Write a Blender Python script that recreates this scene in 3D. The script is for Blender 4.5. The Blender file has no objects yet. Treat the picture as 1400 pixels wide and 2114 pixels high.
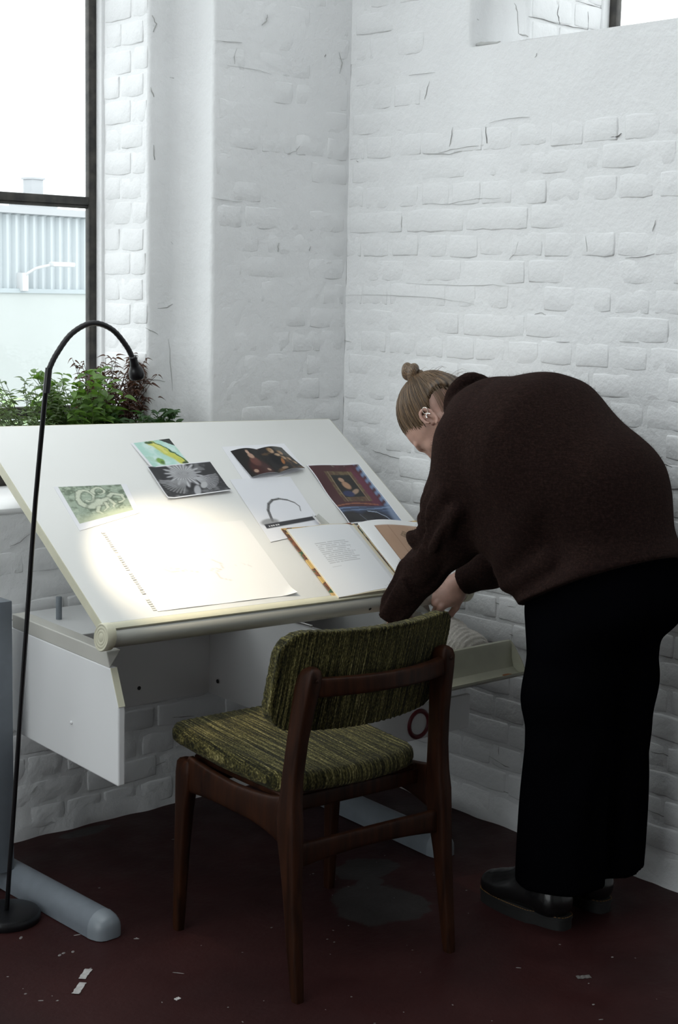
import bpy, bmesh, math, random
import numpy as np
from mathutils import Vector, Matrix, noise

random.seed(7)
np.random.seed(7)
SC = bpy.context.scene
COL = SC.collection

# ------------------------------------------------------------------ camera
F_PX = 3161.8
PITCH, ROLL, YAW = math.radians(8.265), math.radians(1.287), math.radians(41.249)
CAM = Vector((-3.333, -3.791, 1.6))


def cam_axes():
    cy, sy = math.cos(YAW), math.sin(YAW)
    fwd = Vector((sy * math.cos(PITCH), cy * math.cos(PITCH), -math.sin(PITCH)))
    right = Vector((cy, -sy, 0))
    up = right.cross(fwd)
    cr, sr = math.cos(ROLL), math.sin(ROLL)
    return right * cr + up * sr, right * -sr + up * cr, fwd


_r, _u, _f = cam_axes()
cam_data = bpy.data.cameras.new('camera')
cam = bpy.data.objects.new('camera', cam_data)
COL.objects.link(cam)
cam.matrix_world = Matrix(((_r.x, _u.x, -_f.x, CAM.x), (_r.y, _u.y, -_f.y, CAM.y),
                           (_r.z, _u.z, -_f.z, CAM.z), (0, 0, 0, 1)))
cam_data.sensor_fit = 'VERTICAL'
cam_data.sensor_height = 36.0
cam_data.sensor_width = 36.0 * 1400 / 2114
cam_data.lens = F_PX / 2114 * 36.0
cam_data.clip_start = 0.05
cam_data.clip_end = 300
SC.camera = cam

# ------------------------------------------------------------------ world, daylight, exposure
SKY = 2.9
world = bpy.data.worlds.new('overcast_sky')
SC.world = world
world.use_nodes = True
bg = world.node_tree.nodes['Background']
bg.inputs[0].default_value = (0.97, 0.988, 1.0, 1)
bg.inputs[1].default_value = SKY
SC.view_settings.view_transform = 'Standard'
SC.view_settings.look = 'None'
SC.view_settings.exposure = 0.0
SC.view_settings.gamma = 1.0
SC.view_settings.use_curve_mapping = False
SC.cycles.max_bounces = 10
SC.cycles.diffuse_bounces = 6
SC.cycles.sample_clamp_indirect = 8.0


def portal(name, loc, facing, w, h):
    """daylight portal: tells the sampler where the sky is seen through a window opening"""
    d = bpy.data.lights.new(name, 'AREA')
    d.shape = 'RECTANGLE'
    d.size, d.size_y = w, h
    d.cycles.is_portal = True
    o = bpy.data.objects.new(name, d)
    COL.objects.link(o)
    o.location = loc
    o.rotation_euler = Vector(facing).to_track_quat('-Z', 'Y').to_euler()
    return o


ROOM_X, ROOM_Y, ROOM_Z = -6.2, -6.6, 3.9
portal('daylight_portal', (-1.636, 0.62, 2.2), (0, -1, 0), 1.95, 2.5)
portal('daylight_portal', (-4.5, 0.62, 2.2), (0, -1, 0), 1.95, 2.5)
portal('daylight_portal', (-3.05, -1.45, 4.15), (0, 0, -1), 5.1, 2.4)
portal('daylight_portal', (-6.45, -2.3, 1.85), (1, 0, 0), 3.1, 4.0)
portal('daylight_portal', (0.68, -1.6, 2.95), (-1, 0, 0), 1.9, 1.3)

# ------------------------------------------------------------------ helpers


def tag(o, label=None, cat=None, group=None, kind=None):
    if label: o['label'] = label
    if cat: o['category'] = cat
    if group: o['group'] = group
    if kind: o['kind'] = kind
    return o


def empty(name, loc=(0, 0, 0), rz=0.0):
    o = bpy.data.objects.new(name, None)
    COL.objects.link(o)
    o.location = loc
    o.rotation_euler = (0, 0, rz)
    o.empty_display_size = 0.05
    return o


def link(name, me, mat=None, parent=None, smooth=False):
    if mat is not None and not me.materials:
        for m in (mat if isinstance(mat, (list, tuple)) else [mat]):
            me.materials.append(m)
    if smooth:
        me.polygons.foreach_set('use_smooth', [True] * len(me.polygons))
    o = bpy.data.objects.new(name, me)
    COL.objects.link(o)
    if parent is not None:
        o.parent = parent
    return o


def mesh(name, v, f, mat=None, parent=None, smooth=False):
    me = bpy.data.meshes.new(name)
    me.from_pydata([tuple(map(float, p)) for p in v], [], f)
    me.validate()
    me.update()
    return link(name, me, mat, parent, smooth)


class MB:
    """collects simple shapes into one mesh"""

    def __init__(self):
        self.v, self.f = [], []

    def add(self, v, f):
        n = len(self.v)
        self.v += [tuple(p) for p in v]
        self.f += [tuple(i + n for i in q) for q in f]
        return self

    def box(self, a, b, M=None):
        (x0, y0, z0), (x1, y1, z1) = a, b
        v = [Vector(p) for p in ((x0, y0, z0), (x1, y0, z0), (x1, y1, z0), (x0, y1, z0),
                                 (x0, y0, z1), (x1, y0, z1), (x1, y1, z1), (x0, y1, z1))]
        if M is not None: v = [M @ p for p in v]
        return self.add(v, [(0, 3, 2, 1), (4, 5, 6, 7), (0, 1, 5, 4), (1, 2, 6, 5), (2, 3, 7, 6), (3, 0, 4, 7)])

    def bbox(self, a, b, r=0.003, seg=2, M=None):
        """box with bevelled edges"""
        bm = bmesh.new()
        bmesh.ops.create_cube(bm, size=1)
        a, b = Vector(a), Vector(b)
        c, s = (a + b) / 2, b - a
        for p in bm.verts: p.co = Vector((p.co.x * s.x + c.x, p.co.y * s.y + c.y, p.co.z * s.z + c.z))
        bmesh.ops.bevel(bm, geom=bm.edges[:], offset=r, segments=seg, affect='EDGES', profile=0.5)
        bm.verts.index_update()
        v = [(M @ p.co if M is not None else p.co.copy()) for p in bm.verts]
        f = [[w.index for w in q.verts] for q in bm.faces]
        bm.free()
        return self.add(v, f)

    def tube(self, pts, rad, seg=10, cap=True):
        pts = [Vector(p) for p in pts]
        n = len(pts)
        if not isinstance(rad, (list, tuple)): rad = [rad] * n
        t0 = (pts[1] - pts[0]).normalized()
        ref = Vector((0, 0, 1)) if abs(t0.z) < 0.9 else Vector((1, 0, 0))
        x = t0.cross(ref).normalized()
        v = []
        for i in range(n):
            t = (pts[min(i + 1, n - 1)] - pts[max(i - 1, 0)]).normalized()
            x = (x - t * x.dot(t)).normalized()
            y = t.cross(x)
            for k in range(seg):
                a = 2 * math.pi * k / seg
                v.append(pts[i] + (x * math.cos(a) + y * math.sin(a)) * rad[i])
        f = []
        for i in range(n - 1):
            for k in range(seg):
                k2 = (k + 1) % seg
                f.append((i * seg + k, i * seg + k2, (i + 1) * seg + k2, (i + 1) * seg + k))
        if cap:
            f.append(tuple(range(seg - 1, -1, -1)))
            f.append(tuple((n - 1) * seg + k for k in range(seg)))
        return self.add(v, f)

    def lathe(self, prof, seg=24, M=None):
        """prof: (radius, z) from bottom to top"""
        v, f = [], []
        for r, z in prof:
            for k in range(seg):
                a = 2 * math.pi * k / seg
                p = Vector((r * math.cos(a), r * math.sin(a), z))
                v.append(M @ p if M is not None else p)
        for i in range(len(prof) - 1):
            for k in range(seg):
                k2 = (k + 1) % seg
                f.append((i * seg + k, i * seg + k2, (i + 1) * seg + k2, (i + 1) * seg + k))
        f.append(tuple(range(seg - 1, -1, -1)))
        f.append(tuple((len(prof) - 1) * seg + k for k in range(seg)))
        return self.add(v, f)

    def loft(self, secs, seg=12, p=3.0):
        """secs: (centre, xaxis, yaxis, hx, hy) superellipse sections"""
        v, f = [], []
        for c, ax, ay, hx, hy in secs:
            c, ax, ay = Vector(c), Vector(ax).normalized(), Vector(ay).normalized()
            for k in range(seg):
                a = 2 * math.pi * (k + 0.5) / seg
                ca, sa = math.cos(a), math.sin(a)
                v.append(c + ax * (hx * math.copysign(abs(ca) ** (2 / p), ca)) + ay * (hy * math.copysign(abs(sa) ** (2 / p), sa)))
        for i in range(len(secs) - 1):
            for k in range(seg):
                k2 = (k + 1) % seg
                f.append((i * seg + k, i * seg + k2, (i + 1) * seg + k2, (i + 1) * seg + k))
        f.append(tuple(range(seg - 1, -1, -1)))
        f.append(tuple((len(secs) - 1) * seg + k for k in range(seg)))
        return self.add(v, f)

    def prism(self, poly, d):
        """poly: 3-D points of one flat face, d: extrusion vector"""
        d = Vector(d)
        n = len(poly)
        v = [Vector(p) for p in poly] + [Vector(p) + d for p in poly]
        f = [tuple(range(n - 1, -1, -1)), tuple(range(n, 2 * n))]
        f += [(i, (i + 1) % n, n + (i + 1) % n, n + i) for i in range(n)]
        return self.add(v, f)

    def build(self, name, mat=None, parent=None, smooth=False, fix=True, auto=None):
        me = bpy.data.meshes.new(name)
        me.from_pydata([tuple(p) for p in self.v], [], self.f)
        me.validate()
        if fix:
            bm = bmesh.new()
            bm.from_mesh(me)
            bmesh.ops.recalc_face_normals(bm, faces=bm.faces[:])
            bm.to_mesh(me)
            bm.free()
        me.update()
        o = link(name, me, mat, parent, smooth or auto is not None)
        if auto is not None:
            me.set_sharp_from_angle(angle=math.radians(auto))
        return o


# ---- signed distance modelling


def surface_nets(D, o, h):
    s = D < 0
    a = s[:-1, :-1, :-1].astype(np.int8)
    for dx, dy, dz in ((1, 0, 0), (0, 1, 0), (1, 1, 0), (0, 0, 1), (1, 0, 1), (0, 1, 1), (1, 1, 1)):
        a = a + s[dx:s.shape[0] - 1 + dx, dy:s.shape[1] - 1 + dy, dz:s.shape[2] - 1 + dz]
    ijk = np.argwhere((a > 0) & (a < 8))
    index = np.full(a.shape, -1, np.int32)
    index[ijk[:, 0], ijk[:, 1], ijk[:, 2]] = np.arange(len(ijk))
    pos = np.zeros((len(ijk), 3))
    cnt = np.zeros(len(ijk))
    corner = [(0, 0, 0), (1, 0, 0), (0, 1, 0), (1, 1, 0), (0, 0, 1), (1, 0, 1), (0, 1, 1), (1, 1, 1)]
    val = [D[ijk[:, 0] + c[0], ijk[:, 1] + c[1], ijk[:, 2] + c[2]] for c in corner]
    for p in range(8):
        for q in range(p + 1, 8):
            if sum(abs(corner[p][k] - corner[q][k]) for k in range(3)) != 1: continue
            d0, d1 = val[p], val[q]
            m = (d0 < 0) != (d1 < 0)
            t = np.where(m, d0 / np.where(m, d0 - d1, 1), 0)
            for k in range(3):
                pos[:, k] += np.where(m, corner[p][k] + t * (corner[q][k] - corner[p][k]), 0)
            cnt += m
    pos = (pos / cnt[:, None] + ijk) * h + np.array(o)
    faces = []
    for ax in range(3):
        sl0 = [slice(None)] * 3; sl1 = [slice(None)] * 3
        sl0[ax] = slice(0, -1); sl1[ax] = slice(1, None)
        A, B = s[tuple(sl0)], s[tuple(sl1)]
        e = np.argwhere(A != B)
        b, c = (ax + 1) % 3, (ax + 2) % 3
        ok = (e[:, b] > 0) & (e[:, c] > 0) & (e[:, b] < s.shape[b] - 1) & (e[:, c] < s.shape[c] - 1)
        e = e[ok]
        flip = A[e[:, 0], e[:, 1], e[:, 2]]
        quad = []
        for db, dc in ((-1, -1), (0, -1), (0, 0), (-1, 0)):
            g = e.copy(); g[:, b] += db; g[:, c] += dc
            quad.append(index[g[:, 0], g[:, 1], g[:, 2]])
        q = np.stack(quad, 1)
        q[~flip] = q[~flip][:, ::-1]
        faces.append(q)
    return pos, np.concatenate(faces)


def np_mesh(name, pos, faces, mat=None, parent=None, smooth=True):
    me = bpy.data.meshes.new(name)
    n, m = len(pos), len(faces)
    me.vertices.add(n)
    me.vertices.foreach_set('co', np.asarray(pos, np.float32).ravel())
    me.loops.add(m * 4)
    me.loops.foreach_set('vertex_index', np.asarray(faces, np.int32).ravel())
    me.polygons.add(m)
    me.polygons.foreach_set('loop_start', np.arange(0, m * 4, 4, dtype=np.int32))
    me.update(calc_edges=True)
    me.validate()
    return link(name, me, mat, parent, smooth)


def smin(a, b, k):
    hh = np.clip(0.5 + 0.5 * (b - a) / k, 0, 1)
    return b + (a - b) * hh - k * hh * (1 - hh)


class Sdf:
    def __init__(self, lo, hi, h):
        self.h, self.lo = h, np.array(lo, float)
        n = np.ceil((np.array(hi) - self.lo) / h).astype(int) + 1
        self.ax = [self.lo[k] + h * np.arange(n[k]) for k in range(3)]
        self.D = np.full(tuple(n), 1.0, np.float32)

    def region(self, lo, hi):
        sl = []
        for k in range(3):
            i0 = int(np.clip(np.floor((lo[k] - self.lo[k]) / self.h), 0, self.D.shape[k]))
            i1 = int(np.clip(np.ceil((hi[k] - self.lo[k]) / self.h) + 1, 0, self.D.shape[k]))
            sl.append(slice(i0, i1))
        X = self.ax[0][sl[0]][:, None, None]; Y = self.ax[1][sl[1]][None, :, None]; Z = self.ax[2][sl[2]][None, None, :]
        return tuple(sl), X, Y, Z

    def put(self, fn, lo, hi, k=0.0, op='add', pad=0.03):
        sl, X, Y, Z = self.region(np.array(lo) - pad - k, np.array(hi) + pad + k)
        if any(x.stop <= x.start for x in sl): return self
        d = fn(X, Y, Z)
        cur = self.D[sl]
        if op == 'add':
            self.D[sl] = smin(cur, d, k) if k > 0 else np.minimum(cur, d)
        elif op == 'sub':
            self.D[sl] = -smin(-cur, d, k) if k > 0 else np.maximum(cur, -d)
        elif op == 'and':
            self.D[sl] = np.maximum(cur, d)
        elif op == 'disp':
            self.D[sl] = cur + d
        return self

    def cone(self, a, b, ra, rb, k=0.02, op='add', sx=None):
        """capsule with a radius at either end; sx = (axis, factor) squeezes it along a direction"""
        a, b = np.array(a, float), np.array(b, float)
        ab = b - a
        L2 = float(ab @ ab) + 1e-12
        ext = max(ra, rb) * (max(1.0, 1.0 if sx is None else sx[1]))
        lo = np.minimum(a, b) - ext; hi = np.maximum(a, b) + ext

        def fn(X, Y, Z):
            px, py, pz = X - a[0], Y - a[1], Z - a[2]
            t = np.clip((px * ab[0] + py * ab[1] + pz * ab[2]) / L2, 0, 1)
            qx, qy, qz = px - ab[0] * t, py - ab[1] * t, pz - ab[2] * t
            if sx is None:
                d2 = qx * qx + qy * qy + qz * qz
                return np.sqrt(d2) - (ra + (rb - ra) * t)
            w, fct = np.array(sx[0], float), sx[1]
            w = w / np.linalg.norm(w)
            c = qx * w[0] + qy * w[1] + qz * w[2]
            d2 = qx * qx + qy * qy + qz * qz - c * c + (c / fct) ** 2
            return (np.sqrt(d2) - (ra + (rb - ra) * t)) * (1.0 if fct > 1 else fct)
        return self.put(fn, lo, hi, k, op)

    def ell(self, c, r, R=None, k=0.02, op='add'):
        c, r = np.array(c, float), np.array(r, float)
        R = np.eye(3) if R is None else np.array(R)
        ext = np.sqrt(((R * r[None, :]) ** 2).sum(1))

        def fn(X, Y, Z):
            px, py, pz = X - c[0], Y - c[1], Z - c[2]
            q = [R[0, j] * px + R[1, j] * py + R[2, j] * pz for j in range(3)]
            k0 = np.sqrt((q[0] / r[0]) ** 2 + (q[1] / r[1]) ** 2 + (q[2] / r[2]) ** 2)
            k1 = np.sqrt((q[0] / r[0] ** 2) ** 2 + (q[1] / r[1] ** 2) ** 2 + (q[2] / r[2] ** 2) ** 2)
            return np.where(k1 > 1e-9, k0 * (k0 - 1) / np.maximum(k1, 1e-9), -r.min())
        return self.put(fn, c - ext, c + ext, k, op)

    def build(self, name, mat, parent=None, smooth=True):
        p, f = surface_nets(self.D, self.lo, self.h)
        return np_mesh(name, p, f, mat, parent, smooth)


# ---- materials


def nodes(name):
    m = bpy.data.materials.new(name)
    m.use_nodes = True
    return m, m.node_tree.nodes, m.node_tree.links, m.node_tree.nodes['Principled BSDF']


def ramp(N, stops):
    r = N.new('ShaderNodeValToRGB')
    e = r.color_ramp.elements
    while len(e) > 1: e.remove(e[-1])
    for i, (p, c) in enumerate(stops):
        q = e[0] if i == 0 else e.new(p)
        q.position = p
        q.color = (*c, 1) if len(c) == 3 else c
    return r


def plain(name, col, rough=0.5, metal=0.0, var=0.0, scale=20, bump=0.0, bscale=200, spec=0.5, sheen=0.0, coat=0.0):
    m, N, L, P = nodes(name)
    P.inputs['Roughness'].default_value = rough
    P.inputs['Metallic'].default_value = metal
    P.inputs['Specular IOR Level'].default_value = spec
    P.inputs['Sheen Weight'].default_value = sheen
    P.inputs['Coat Weight'].default_value = coat
    P.inputs['Base Color'].default_value = (*col, 1)
    tc = N.new('ShaderNodeTexCoord')
    if var > 0:
        n = N.new('ShaderNodeTexNoise'); n.inputs['Scale'].default_value = scale; n.inputs['Detail'].default_value = 5
        L.new(tc.outputs['Object'], n.inputs['Vector'])
        r = ramp(N, [(0.3, tuple(c * (1 - var) for c in col)), (0.7, tuple(min(1, c * (1 + var)) for c in col))])
        L.new(n.outputs['Fac'], r.inputs['Fac']); L.new(r.outputs['Color'], P.inputs['Base Color'])
    if bump > 0:
        n = N.new('ShaderNodeTexNoise'); n.inputs['Scale'].default_value = bscale; n.inputs['Detail'].default_value = 4
        L.new(tc.outputs['Object'], n.inputs['Vector'])
        b = N.new('ShaderNodeBump'); b.inputs['Strength'].default_value = bump; b.inputs['Distance'].default_value = 0.004
        L.new(n.outputs['Fac'], b.inputs['Height']); L.new(b.outputs['Normal'], P.inputs['Normal'])
    return m


def wall_paint(name, col):
    """thick brushed white paint over masonry, with a few dirty flecks and grey stains"""
    m, N, L, P = nodes(name)
    P.inputs['Roughness'].default_value = 0.6
    P.inputs['Specular IOR Level'].default_value = 0.3
    g = N.new('ShaderNodeNewGeometry')
    n1 = N.new('ShaderNodeTexNoise'); n1.inputs['Scale'].default_value = 3.0; n1.inputs['Detail'].default_value = 6
    L.new(g.outputs['Position'], n1.inputs['Vector'])
    r1 = ramp(N, [(0.35, tuple(c * 0.95 for c in col)), (0.65, col)])
    L.new(n1.outputs['Fac'], r1.inputs['Fac'])
    n2 = N.new('ShaderNodeTexNoise'); n2.inputs['Scale'].default_value = 16.0; n2.inputs['Detail'].default_value = 8; n2.inputs['Roughness'].default_value = 0.65
    L.new(g.outputs['Position'], n2.inputs['Vector'])
    r2 = ramp(N, [(0.68, (0, 0, 0)), (0.80, (0.55, 0.55, 0.55))])
    L.new(n2.outputs['Fac'], r2.inputs['Fac'])
    mx = N.new('ShaderNodeMixRGB'); mx.inputs['Color2'].default_value = (0.30, 0.29, 0.28, 1)
    L.new(r2.outputs['Color'], mx.inputs['Fac']); L.new(r1.outputs['Color'], mx.inputs['Color1'])
    L.new(mx.outputs['Color'], P.inputs['Base Color'])
    n3 = N.new('ShaderNodeTexNoise'); n3.inputs['Scale'].default_value = 38.0; n3.inputs['Detail'].default_value = 9; n3.inputs['Roughness'].default_value = 0.6
    L.new(g.outputs['Position'], n3.inputs['Vector'])
    # joint dirt with painted shade, heaviest on each brick's lower rim, broken by noise
    at = N.new('ShaderNodeAttribute'); at.attribute_name = 'grime_shade'
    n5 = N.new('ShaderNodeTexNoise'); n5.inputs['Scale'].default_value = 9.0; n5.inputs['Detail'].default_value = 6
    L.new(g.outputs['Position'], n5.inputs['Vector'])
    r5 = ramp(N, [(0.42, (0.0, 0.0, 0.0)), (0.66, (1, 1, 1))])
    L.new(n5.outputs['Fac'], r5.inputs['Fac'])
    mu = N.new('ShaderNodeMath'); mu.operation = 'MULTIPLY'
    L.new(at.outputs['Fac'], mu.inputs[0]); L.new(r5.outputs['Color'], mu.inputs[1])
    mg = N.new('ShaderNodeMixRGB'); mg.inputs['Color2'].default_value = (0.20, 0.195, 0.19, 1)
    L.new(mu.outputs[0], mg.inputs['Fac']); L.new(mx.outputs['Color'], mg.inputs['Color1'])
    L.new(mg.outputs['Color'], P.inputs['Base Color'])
    b = N.new('ShaderNodeBump'); b.inputs['Strength'].default_value = 0.50; b.inputs['Distance'].default_value = 0.008
    L.new(n3.outputs['Fac'], b.inputs['Height']); L.new(b.outputs['Normal'], P.inputs['Normal'])
    return m


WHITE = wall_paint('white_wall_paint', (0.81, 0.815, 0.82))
PLAIN_BACK = plain('plain_pale_wall', (0.45, 0.45, 0.45), 0.8)
PLAIN_WALL = plain('plain_dark_wall', (0.16, 0.16, 0.16), 0.8)


def floor_mat():
    m, N, L, P = nodes('dark_red_floor_paint')
    g = N.new('ShaderNodeNewGeometry')
    n1 = N.new('ShaderNodeTexNoise'); n1.inputs['Scale'].default_value = 2.6; n1.inputs['Detail'].default_value = 9
    L.new(g.outputs['Position'], n1.inputs['Vector'])
    r1 = ramp(N, [(0.30, (0.019, 0.0058, 0.0058)), (0.55, (0.029, 0.0080, 0.0078)), (0.75, (0.040, 0.0125, 0.0118))])
    L.new(n1.outputs['Fac'], r1.inputs['Fac'])
    # worn grey patches between the chair and the boots
    nz = N.new('ShaderNodeTexNoise'); nz.inputs['Scale'].default_value = 9; nz.inputs['Detail'].default_value = 6
    L.new(g.outputs['Position'], nz.inputs['Vector'])
    prev = r1.outputs['Color']
    for (cx, cy, rx, ry) in ((-0.70, -0.985, 0.125, 0.13), (-0.56, -0.77, 0.10, 0.075), (-1.02, -0.05, 0.08, 0.03), (-0.62, -0.86, 0.04, 0.03)):
        mp = N.new('ShaderNodeMapping'); mp.vector_type = 'POINT'
        mp.inputs['Location'].default_value = (-cx / rx, -cy / ry, 0)
        mp.inputs['Scale'].default_value = (1 / rx, 1 / ry, 0)
        L.new(g.outputs['Position'], mp.inputs['Vector'])
        ln = N.new('ShaderNodeVectorMath'); ln.operation = 'LENGTH'
        L.new(mp.outputs['Vector'], ln.inputs[0])
        ad = N.new('ShaderNodeMath'); ad.operation = 'MULTIPLY_ADD'; ad.inputs[1].default_value = 1.1; 
        L.new(nz.outputs['Fac'], ad.inputs[0]); L.new(ln.outputs['Value'], ad.inputs[2])
        r = ramp(N, [(0.0, (1, 1, 1)), (0.72, (0.9, 0.9, 0.9)), (0.76, (0, 0, 0))])
        dv = N.new('ShaderNodeMath'); dv.operation = 'DIVIDE'; dv.inputs[1].default_value = 2.1
        L.new(ad.outputs[0], dv.inputs[0]); L.new(dv.outputs[0], r.inputs['Fac'])
        mx = N.new('ShaderNodeMixRGB'); mx.inputs['Color2'].default_value = (0.034, 0.031, 0.030, 1)
        L.new(r.outputs['Color'], mx.inputs['Fac']); L.new(prev, mx.inputs['Color1'])
        prev = mx.outputs['Color']
    L.new(prev, P.inputs['Base Color'])
    r3 = ramp(N, [(0.3, (0.45, 0.45, 0.45)), (0.7, (0.62, 0.62, 0.62))])
    L.new(nz.outputs['Fac'], r3.inputs['Fac']); L.new(r3.outputs['Color'], P.inputs['Roughness'])
    n4 = N.new('ShaderNodeTexNoise'); n4.inputs['Scale'].default_value = 60; n4.inputs['Detail'].default_value = 8
    L.new(g.outputs['Position'], n4.inputs['Vector'])
    b = N.new('ShaderNodeBump'); b.inputs['Strength'].default_value = 0.25; b.inputs['Distance'].default_value = 0.004
    L.new(n4.outputs['Fac'], b.inputs['Height']); L.new(b.outputs['Normal'], P.inputs['Normal'])
    P.inputs['Specular IOR Level'].default_value = 0.18
    return m


def glass_mat():
    m = bpy.data.materials.new('window_glass')
    m.use_nodes = True
    N, L = m.node_tree.nodes, m.node_tree.links
    N.remove(N['Principled BSDF'])
    t = N.new('ShaderNodeBsdfTransparent'); t.inputs[0].default_value = (0.95, 0.97, 0.97, 1)
    g = N.new('ShaderNodeBsdfGlossy'); g.inputs['Roughness'].default_value = 0.05
    x = N.new('ShaderNodeMixShader'); x.inputs[0].default_value = 0.05
    L.new(t.outputs[0], x.inputs[1]); L.new(g.outputs[0], x.inputs[2])
    L.new(x.outputs[0], N['Material Output'].inputs['Surface'])
    return m


GLASS = glass_mat()
FRAME_MAT = plain('weathered_black_window_paint', (0.014, 0.014, 0.013), 0.5, var=0.5, scale=25, bump=0.4, bscale=60)
for _e, _c in zip([n for n in FRAME_MAT.node_tree.nodes if n.bl_idname == 'ShaderNodeValToRGB'][0].color_ramp.elements, ((0.010, 0.010, 0.010, 1), (0.060, 0.054, 0.045, 1))):
    _e.color = _c
SILL_MAT = plain('white_sill_paint', (0.80, 0.80, 0.80), 0.45, var=0.03, scale=9, bump=0.1, bscale=40)
BOARD = plain('off_white_laminate', (0.74, 0.74, 0.72), 0.42, var=0.015, scale=4)
PANEL = plain('white_laminate', (0.76, 0.765, 0.77), 0.45)
CREAM = plain('cream_plastic', (0.58, 0.56, 0.43), 0.45, var=0.06, scale=18)
GREYWHITE = plain('warm_grey_steel', (0.50, 0.49, 0.45), 0.45)
ALU = plain('dull_aluminium_rail', (0.46, 0.46, 0.42), 0.42, 0.25)
STEEL = plain('grey_painted_steel', (0.155, 0.175, 0.20), 0.5, var=0.06, scale=30)
STEELTIP = plain('grey_plastic_tip', (0.20, 0.225, 0.25), 0.35)
RED = plain('dark_red_paint', (0.11, 0.008, 0.014), 0.4)
BLACK = plain('black_metal', (0.006, 0.006, 0.007), 0.32)
DARKHOLE = plain('dark_hole', (0.01, 0.01, 0.01), 0.8)
CHROME = plain('chrome', (0.7, 0.7, 0.7), 0.2, 1.0)


def attr_mat(name, rough=0.5, attr='Col', spec=0.3):
    m, N, L, P = nodes(name)
    a = N.new('ShaderNodeAttribute'); a.attribute_name = attr
    L.new(a.outputs['Color'], P.inputs['Base Color'])
    P.inputs['Roughness'].default_value = rough
    P.inputs['Specular IOR Level'].default_value = spec
    return m


PRINT = attr_mat('printed_paper', 0.45)


def wood(name, c0, c1, rough=0.48):
    m, N, L, P = nodes(name)
    tc = N.new('ShaderNodeTexCoord')
    mp = N.new('ShaderNodeMapping'); mp.inputs['Scale'].default_value = (14, 14, 1.6)
    L.new(tc.outputs['Object'], mp.inputs['Vector'])
    n = N.new('ShaderNodeTexNoise'); n.inputs['Scale'].default_value = 4; n.inputs['Detail'].default_value = 8; n.inputs['Distortion'].default_value = 0.6
    L.new(mp.outputs['Vector'], n.inputs['Vector'])
    r = ramp(N, [(0.3, c0), (0.7, c1)])
    L.new(n.outputs['Fac'], r.inputs['Fac']); L.new(r.outputs['Color'], P.inputs['Base Color'])
    P.inputs['Roughness'].default_value = rough
    P.inputs['Specular IOR Level'].default_value = 0.15
    b = N.new('ShaderNodeBump'); b.inputs['Strength'].default_value = 0.08; b.inputs['Distance'].default_value = 0.002
    L.new(n.outputs['Fac'], b.inputs['Height']); L.new(b.outputs['Normal'], P.inputs['Normal'])
    return m


TEAK = wood('dark_teak', (0.011, 0.0036, 0.0017), (0.036, 0.0115, 0.0046))


def fabric(name):
    """boucle upholstery: narrow irregular stripes of olive, moss and straw running along the y/z axes"""
    m, N, L, P = nodes(name)
    tc = N.new('ShaderNodeTexCoord')
    mp = N.new('ShaderNodeMapping'); mp.inputs['Scale'].default_value = (240, 5, 5)
    L.new(tc.outputs['Object'], mp.inputs['Vector'])
    n = N.new('ShaderNodeTexNoise'); n.inputs['Scale'].default_value = 1.0; n.inputs['Detail'].default_value = 4; n.inputs['Roughness'].default_value = 0.7
    L.new(mp.outputs['Vector'], n.inputs['Vector'])
    mp2 = N.new('ShaderNodeMapping'); mp2.inputs['Scale'].default_value = (420, 160, 160)
    L.new(tc.outputs['Object'], mp2.inputs['Vector'])
    n2 = N.new('ShaderNodeTexNoise'); n2.inputs['Scale'].default_value = 1.0; n2.inputs['Detail'].default_value = 3
    L.new(mp2.outputs['Vector'], n2.inputs['Vector'])
    ad = N.new('ShaderNodeMath'); ad.operation = 'MULTIPLY_ADD'; ad.inputs[1].default_value = 0.55
    L.new(n2.outputs['Fac'], ad.inputs[0]); L.new(n.outputs['Fac'], ad.inputs[2])
    r = ramp(N, [(0.55, (0.003, 0.003, 0.0015)), (0.70, (0.016, 0.0150, 0.005)), (0.82, (0.068, 0.060, 0.018)), (0.95, (0.23, 0.20, 0.078)), (1.0, (0.40, 0.35, 0.18))])
    L.new(ad.outputs[0], r.inputs['Fac']); L.new(r.outputs['Color'], P.inputs['Base Color'])
    P.inputs['Roughness'].default_value = 0.9
    P.inputs['Sheen Weight'].default_value = 0.06
    P.inputs['Specular IOR Level'].default_value = 0.1
    b = N.new('ShaderNodeBump'); b.inputs['Strength'].default_value = 0.9; b.inputs['Distance'].default_value = 0.006
    L.new(ad.outputs[0], b.inputs['Height']); L.new(b.outputs['Normal'], P.inputs['Normal'])
    return m


FABRIC = fabric('green_boucle_upholstery')

# ------------------------------------------------------------------ room shell
def lump(p, s=1.0):
    """soft unevenness of the plaster and paint, metres"""
    return (noise.noise(Vector(p) * 4.5) * 0.004 + noise.noise(Vector(p) * 15) * 0.0014 + noise.noise(Vector(p) * 48) * 0.0009) * s


def grid_face(mb, o, du, dv, nu, nv, nrm, s=1.0, edge0=0.0):
    """displaced grid; edge0 roughens the bottom edge where the wall meets the floor"""
    o, du, dv, nrm = Vector(o), Vector(du), Vector(dv), Vector(nrm)
    v, f = [], []
    for j in range(nv + 1):
        for i in range(nu + 1):
            p = o + du * (i / nu) + dv * (j / nv)
            d = lump(p, s)
            if edge0 and j < 4: d += (0.5 + noise.noise(p * 11)) * edge0 * (1 - j / 4)
            v.append(p + nrm * d)
    w = nu + 1
    for j in range(nv):
        for i in range(nu):
            f.append((j * w + i, j * w + i + 1, (j + 1) * w + i + 1, (j + 1) * w + i))
    mb.add(v, f)


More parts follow.
